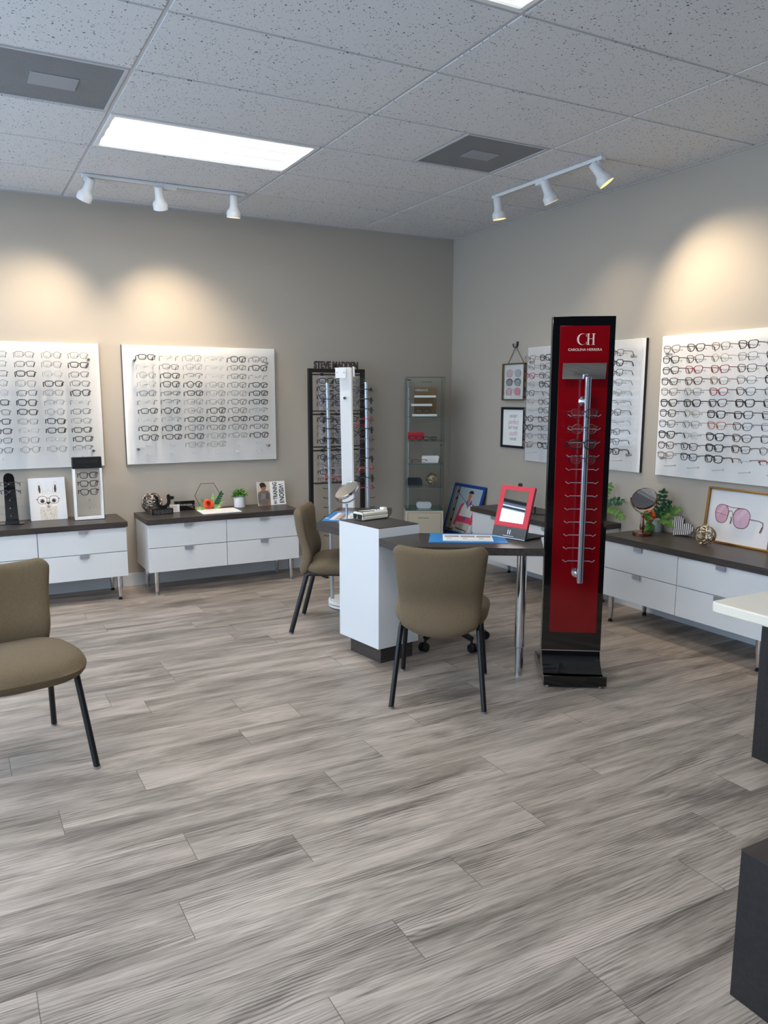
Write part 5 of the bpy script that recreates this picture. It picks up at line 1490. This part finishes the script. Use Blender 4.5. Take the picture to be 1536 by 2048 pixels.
f.b2(-W_ / 2, W_ / 2, -0.024, -0.0005, 0, bw).b2(-W_ / 2, W_ / 2, -0.024, -0.0005, H_ - bw, H_).b2(-W_ / 2, -W_ / 2 + bw, -0.024, -0.0005, bw, H_ - bw).b2(W_ / 2 - bw, W_ / 2, -0.024, -0.0005, bw, H_ - bw)
f.build('frame', M_BLACK, t, 0)
MB().b2(-W_ / 2 + bw, W_ / 2 - bw, -0.012, -0.006, bw, H_ - bw).build('print_sheet', M_PAPER, t, 0)
MG = mat('soft_grey_ink', (104, 104, 104), 0.6); MP = mat('pink_ink', (206, 160, 170), 0.6)
for (s, z, sz, mm, shr, xs) in (("LIFE ISN'T", 0.270, 0.034, MG, 0, 0.72), ('perfect', 0.222, 0.060, MP, 0.35, 0.80), ('BUT YOUR', 0.172, 0.034, MG, 0, 0.76), ('outfit', 0.125, 0.060, MP, 0.35, 0.85), ('CAN BE', 0.075, 0.034, MG, 0, 0.76)):
    lettering(s, sz, mm, t, (0.0, -0.0124, z), extrude=0.0002, shear=shr, xs=xs)

# ------------------------------------------------------------------ poster on an easel in the corner
t = thing('poster', 'blue-bordered poster of a man in a pink and white jacket, leaning in the corner', 'poster', (3.297, 2.790, 0.232), 0, None, (math.radians(-17.6), 0, -PI / 2))
W_, H_ = 0.500, 0.490
MB().b2(-W_ / 2, W_ / 2, 0.0, 0.010, 0, H_, 0, 0.001).build('board', M_NAVYB, t)
MB().b2(-W_ / 2 + 0.001, W_ / 2 - 0.001, 0.0102, 0.0150, 0.001, H_ - 0.001).build('backing', M_BLACK, t, 0)
a, b_ = W_ / 2 - 0.030, 0.030
I = [([(-a, b_), (a, b_), (a, H_ - b_), (-a, H_ - b_)], (158, 172, 178)), ([(-a, b_), (a, b_), (a, 0.20), (-a, 0.16)], (168, 176, 176))]
for k, (x, w2_, c) in enumerate(((-0.215, 0.012, (58, 50, 40)), (-0.196, 0.016, (150, 138, 112)), (-0.176, 0.008, (30, 28, 26)), (-0.160, 0.018, (128, 112, 88)), (-0.142, 0.007, (40, 34, 30)))):
    I.append(([(x, b_), (x + w2_, b_), (x + w2_ + 0.004, H_ - b_), (x + 0.004, H_ - b_)], c))
I += [(q, (40, 42, 46)) for q in stroke([(-0.14, 0.40), (0.02, 0.315), (0.215, 0.270)], 0.005)]
for z in (0.40, 0.33, 0.22, 0.12): I.append(([(-0.165, z), (-0.140, z), (-0.138, z + 0.025), (-0.160, z + 0.03)], (26, 26, 28)))
PKJ, WHJ, BLJ, SKN = (206, 62, 92), (206, 204, 198), (48, 98, 160), (176, 120, 100)
I += [([(-0.105, 0.080), (-0.075, 0.075), (-0.035, 0.21), (0.02, 0.30), (-0.02, 0.315), (-0.06, 0.29)], PKJ), ([(0.155, 0.10), (0.185, 0.10), (0.19, 0.22), (0.165, 0.30), (0.12, 0.315), (0.10, 0.28)], PKJ),
    ([(-0.055, 0.16), (0.145, 0.16), (0.15, 0.24), (0.12, 0.305), (0.06, 0.315), (0.0, 0.315), (-0.03, 0.27)], WHJ),
    ([(-0.065, 0.125), (0.14, 0.125), (0.145, 0.185), (-0.055, 0.185)], PKJ), ([(0.02, 0.185), (0.075, 0.185), (0.048, 0.135)], BLJ),
    ([(-0.075, b_ + 0.01), (0.135, b_ + 0.01), (0.14, 0.126), (-0.065, 0.126)], (190, 186, 174)), ([(-0.01, b_ + 0.01), (0.07, b_ + 0.01), (0.065, 0.12), (0.0, 0.12)], (164, 160, 148)),
    ([(-0.105, b_ + 0.02), (-0.075, b_ + 0.02), (-0.065, 0.085), (-0.105, 0.10)], WHJ), ([(0.15, b_ + 0.02), (0.185, b_ + 0.02), (0.19, 0.12), (0.155, 0.12)], WHJ),
    ([(0.01, 0.31), (0.045, 0.285), (0.055, 0.26), (0.07, 0.285), (0.11, 0.31), (0.095, 0.345), (0.025, 0.345)], BLJ),
    ([(0.035, 0.33), (0.055, 0.275), (0.085, 0.33), (0.085, 0.36), (0.035, 0.36)], SKN), (ell(0.060, 0.375, 0.036, 0.050, 22), SKN), ([(0.07, 0.33), (0.094, 0.35), (0.094, 0.40), (0.078, 0.41)], (214, 168, 148)),
    (ell(0.060, 0.412, 0.038, 0.026, 20, -0.15, PI + 0.15), (28, 24, 26)), ([(0.040, 0.382), (0.054, 0.382), (0.054, 0.387), (0.040, 0.387)], (44, 32, 30)), ([(0.066, 0.382), (0.08, 0.382), (0.08, 0.387), (0.066, 0.387)], (44, 32, 30)),
    ([(0.048, 0.348), (0.072, 0.348), (0.06, 0.342)], (130, 66, 66)), ([(0.058, 0.375), (0.064, 0.375), (0.066, 0.36), (0.056, 0.36)], (150, 98, 82)),
    ([(-0.12, b_ + 0.004), (-0.09, b_), (-0.075, b_ + 0.03), (-0.11, b_ + 0.035)], SKN), ([(0.10, b_), (0.135, b_), (0.14, b_ + 0.03), (0.11, b_ + 0.03)], SKN),
    ([(-0.21, b_ + 0.008), (-0.09, b_ + 0.004), (-0.09, b_ + 0.014), (-0.21, b_ + 0.018)], (22, 22, 24)), ([(-0.05, b_ + 0.03), (0.11, b_ + 0.02), (0.11, b_ + 0.03), (-0.05, b_ + 0.04)], (60, 46, 40))]
art('print', I, t, -0.0003, 0.00004)
t2 = thing('easel', 'low black easel carrying the blue-bordered poster', 'easel', (3.297, 2.790, 0.0), 0, None, (0, 0, -PI / 2))
for s in (-1, 1):
    MB().tube([(s * 0.17, -0.020, 0.0), (s * 0.15, 0.006, 0.222)], 0.009, 8).build('leg', M_BLACK, t2)
MB().b2(-0.20, 0.20, -0.022, 0.022, 0.218, 0.2295).build('ledge', M_BLACK, t2, 0)
MB().tube([(0, 0.012, 0.215), (0, 0.10, 0.0)], 0.009, 8).build('leg', M_BLACK, t2)

# ------------------------------------------------------------------ glass tower cabinet in the corner
GO = Vector((2.905, 2.735, 0)); GA = math.radians(-27.96)
t = thing('glass_cabinet', 'narrow glass display cabinet on a cream base in the back corner', 'display cabinet', GO, GA)
w_, d_ = 0.172, 0.330
MB().b2(-w_, w_, 0.002, d_, 0.0, 0.495, 0, 0.001).build('base', M_CREAM, t)
dr = MB().b2(-w_ + 0.022, w_ - 0.022, -0.0015, 0.0015, 0.02, 0.475); dr.build('door', mat('cream_door', (190, 180, 160), 0.5), t, 0)
fr = MB()
for (x0_, x1_, z0, z1) in ((-w_ + 0.019, -w_ + 0.0215, 0.017, 0.478), (w_ - 0.0215, w_ - 0.019, 0.017, 0.478), (-w_ + 0.0215, w_ - 0.0215, 0.4755, 0.478), (-w_ + 0.0215, w_ - 0.0215, 0.017, 0.0195)): fr.b2(x0_, x1_, -0.0005, 0.0019, z0, z1)
fr.build('door_gap', mat('gap_shadow_brown', (92, 84, 70), 0.7), t, 0)
lettering('DANIEL SWAROVSKI', 0.0115, M_INK, t, (-0.008, -0.0018, 0.430), bold=0.0002, fit=(0.098, 0.0075))
gp = MB().b2(-w_, w_, d_ - 0.005, d_, 0.500, 1.688).b2(-w_, -w_ + 0.005, 0.006, d_ - 0.005, 0.500, 1.688).b2(w_ - 0.005, w_, 0.006, d_ - 0.005, 0.500, 1.688)
gp.build('glass_sides', M_GLASS, t, 0)
MB().b2(-w_ + 0.006, w_ - 0.002, 0.0, 0.005, 0.503, 1.686).build('glass_door', M_GLASS, t, 0)
ed = MB()
for (x, y) in ((-w_ + 0.0015, 0.004), (w_ - 0.0015, 0.004), (-w_ + 0.0015, d_ - 0.0015), (w_ - 0.0015, d_ - 0.0015)): ed.b2(x - 0.0017, x + 0.0017, y - 0.0017, y + 0.0017, 0.4955, 1.688)
ed.build('glass_edges', M_GLEDGE, t, 0)
MB().b2(-w_ - 0.003, w_ + 0.005, -0.003, d_, 1.6885, 1.6945, 0).build('top_glass', M_GLASS, t, 0)
MB().b2(-w_ - 0.0032, w_ + 0.0052, -0.0042, -0.0032, 1.6885, 1.6945).build('top_edge', M_GLEDGE, t, 0)
SHZ = (1.345, 1.130, 0.922, 0.711)
for z in SHZ:
    MB().b2(-w_ + 0.008, w_ - 0.008, 0.012, d_ - 0.008, z - 0.006, z).build('shelf', M_GLASS, t, 0)
    MB().b2(-w_ + 0.008, w_ - 0.008, 0.0107, 0.0118, z - 0.006, z).build('shelf_edge', M_GLEDGE, t, 0)
MB().b2(-w_, w_, 0.0, d_, 0.4955, 0.500).build('floor_glass', M_GLEDGE, t, 0)
MB().b2(-w_ + 0.008, -w_ + 0.016, 0.006, 0.012, 0.505, 1.670).build('door_strip', M_STEEL, t, 0)
MB().tube([(-w_ + 0.036, 0.25, 0.502), (-w_ + 0.036, 0.25, 1.60)], 0.0035, 8).build('support_rod', M_STEEL, t)
for z in (1.664, 0.508): MB().b2(-w_ + 0.004, -w_ + 0.040, -0.002, 0.0, z, z + 0.008).build('hinge', M_BLACK, t, 0)
for z in (1.50, 0.955, 0.585): MB().lathe([(0.001, -0.010), (0.010, -0.006), (0.012, 0.006), (0.001, 0.012)], 12, 0, Matrix.Translation((-w_ + 0.042, 0.235, z)), cap=False).build('clamp', M_CHROME, t, 40)
MB().lathe([(0.009, 0.0), (0.009, 0.010), (0.006, 0.013), (0.001, 0.013)], 14, 0, Matrix.Translation((w_ - 0.030, 0.0, 1.095)) @ Matrix.Rotation(PI / 2, 4, 'X')).build('lock', M_CHROME, t)
lettering('DANIEL SWAROVSKI', 0.0125, M_INK, t, (0.006, -0.0006, 1.650), bold=0.0002, fit=(0.103, 0.0085))
RG = Matrix.Rotation(GA, 3, 'Z')
def gl_at(x, y, z): return GO + RG @ Vector((x, y, z))
IN = 'things inside the glass cabinet'
t = thing('tiered_display', 'tan lettered display card with three white trays on the top cabinet shelf', 'display', gl_at(0.0, 0.17, SHZ[0] + 0.0002), GA, IN)
MB().b2(-0.088, 0.120, 0.085, 0.092, 0.0, 0.262).build('back_card', mat('tan_card', (128, 102, 66), 0.6), t, 0)
lettering('VERSACE', 0.0265, mat('white_lettering', (206, 208, 212), 0.4), t, (-0.022, 0.0845, 0.236), bold=0.0006, fit=(0.120, 0.0185))
for (x0_, x1_, z) in ((-0.090, 0.102, 0.168), (-0.118, 0.068, 0.092), (-0.108, 0.114, 0.0)): MB().b2(x0_, x1_, -0.045, 0.082, z, z + 0.020, 0, 0.002).build('tray', M_WHITE2, t)
MB().b2(0.080, 0.088, 0.02, 0.03, 0.0202, 0.222).b2(0.072, 0.096, 0.018, 0.032, 0.222, 0.228).build('support_post', M_GOLD, t, 0)
eyeglasses('s', 'N', gl_at(-0.010, 0.165, SHZ[0] + 0.0202 + 0.0225), GA, 'brown eyeglasses on the lowest white tray in the glass cabinet', IN)
t = thing('glasses_case', 'red glasses case on the second shelf of the glass cabinet', 'glasses case', gl_at(-0.075, 0.20, SHZ[1] + 0.0002), GA, IN)
MB().b2(-0.075, 0.075, -0.03, 0.03, 0.0, 0.068, 0, 0.006).build('case', M_RED2, t)
eyeglasses('s', 'P', gl_at(-0.078, 0.075, SHZ[1] + 0.0225), GA, 'dark eyeglasses in front of the red case in the glass cabinet', IN)
eyeglasses('n', 'K', gl_at(0.052, 0.100, SHZ[1] + 0.0155), GA + 0.3, 'black eyeglasses right of the red case in the glass cabinet', IN)
t = thing('glasses_case', 'white folded glasses case on the third shelf of the glass cabinet', 'glasses case', gl_at(0.060, 0.17, SHZ[2] + 0.0002), GA, IN)
MB().prism_xz([(-0.078, 0.0), (0.070, 0.0), (0.080, 0.052), (0.070, 0.064), (-0.068, 0.064), (-0.078, 0.050)], -0.03, 0.03).build('case', M_WHITE2, t, 20)
MB().prism_xz([(0.0702, 0.0), (0.082, 0.004), (0.086, 0.04), (0.0802, 0.052)], -0.028, 0.028).build('lining', mat('maroon_lining', (84, 30, 36), 0.7), t, 0)
eyeglasses('o', 'S', gl_at(0.062, 0.150, SHZ[2] + 0.0642 + 0.023), GA, 'thin round eyeglasses on top of the white case in the glass cabinet', IN)
eyeglasses('h', 'R', gl_at(-0.045, 0.085, SHZ[2] + 0.018), GA, 'red half-rim eyeglasses left of the white case in the glass cabinet', IN)
t = thing('glasses_case', 'dark blue rounded glasses case on the fourth shelf of the glass cabinet', 'glasses case', gl_at(-0.088, 0.19, SHZ[3] + 0.0002), GA, IN)
MB().prism_xz([(p[0], p[1] + 0.034) for p in rrect(0.152, 0.068, 0.028)], -0.03, 0.03).build('case', mat('slate_case', (34, 40, 48), 0.5), t, 30)
eyeglasses('n', 'D', gl_at(-0.080, 0.085, SHZ[3] + 0.0145), GA, 'dark grey eyeglasses in front of the dark blue case', IN)
wire_orb('wire_orb', 'gold wire orb on the fourth shelf of the glass cabinet', gl_at(0.080, 0.18, SHZ[3] + 0.0004), 0.058, M_CHAMP, 31, 22, 0.0028, 'wire orbs')
t = thing('glasses_case', 'pale grey rounded glasses case at the bottom of the glass cabinet', 'glasses case', gl_at(0.005, 0.16, 0.5002), GA, IN)
MB().prism_xz([(p[0], p[1] + 0.029) for p in rrect(0.138, 0.058, 0.024)], -0.03, 0.03).build('case', M_POT, t, 30)
eyeglasses('x', 'S', gl_at(0.008, 0.130, 0.5002 + 0.0582 + 0.017), GA, 'rimless eyeglasses on the pale grey case in the glass cabinet', IN)
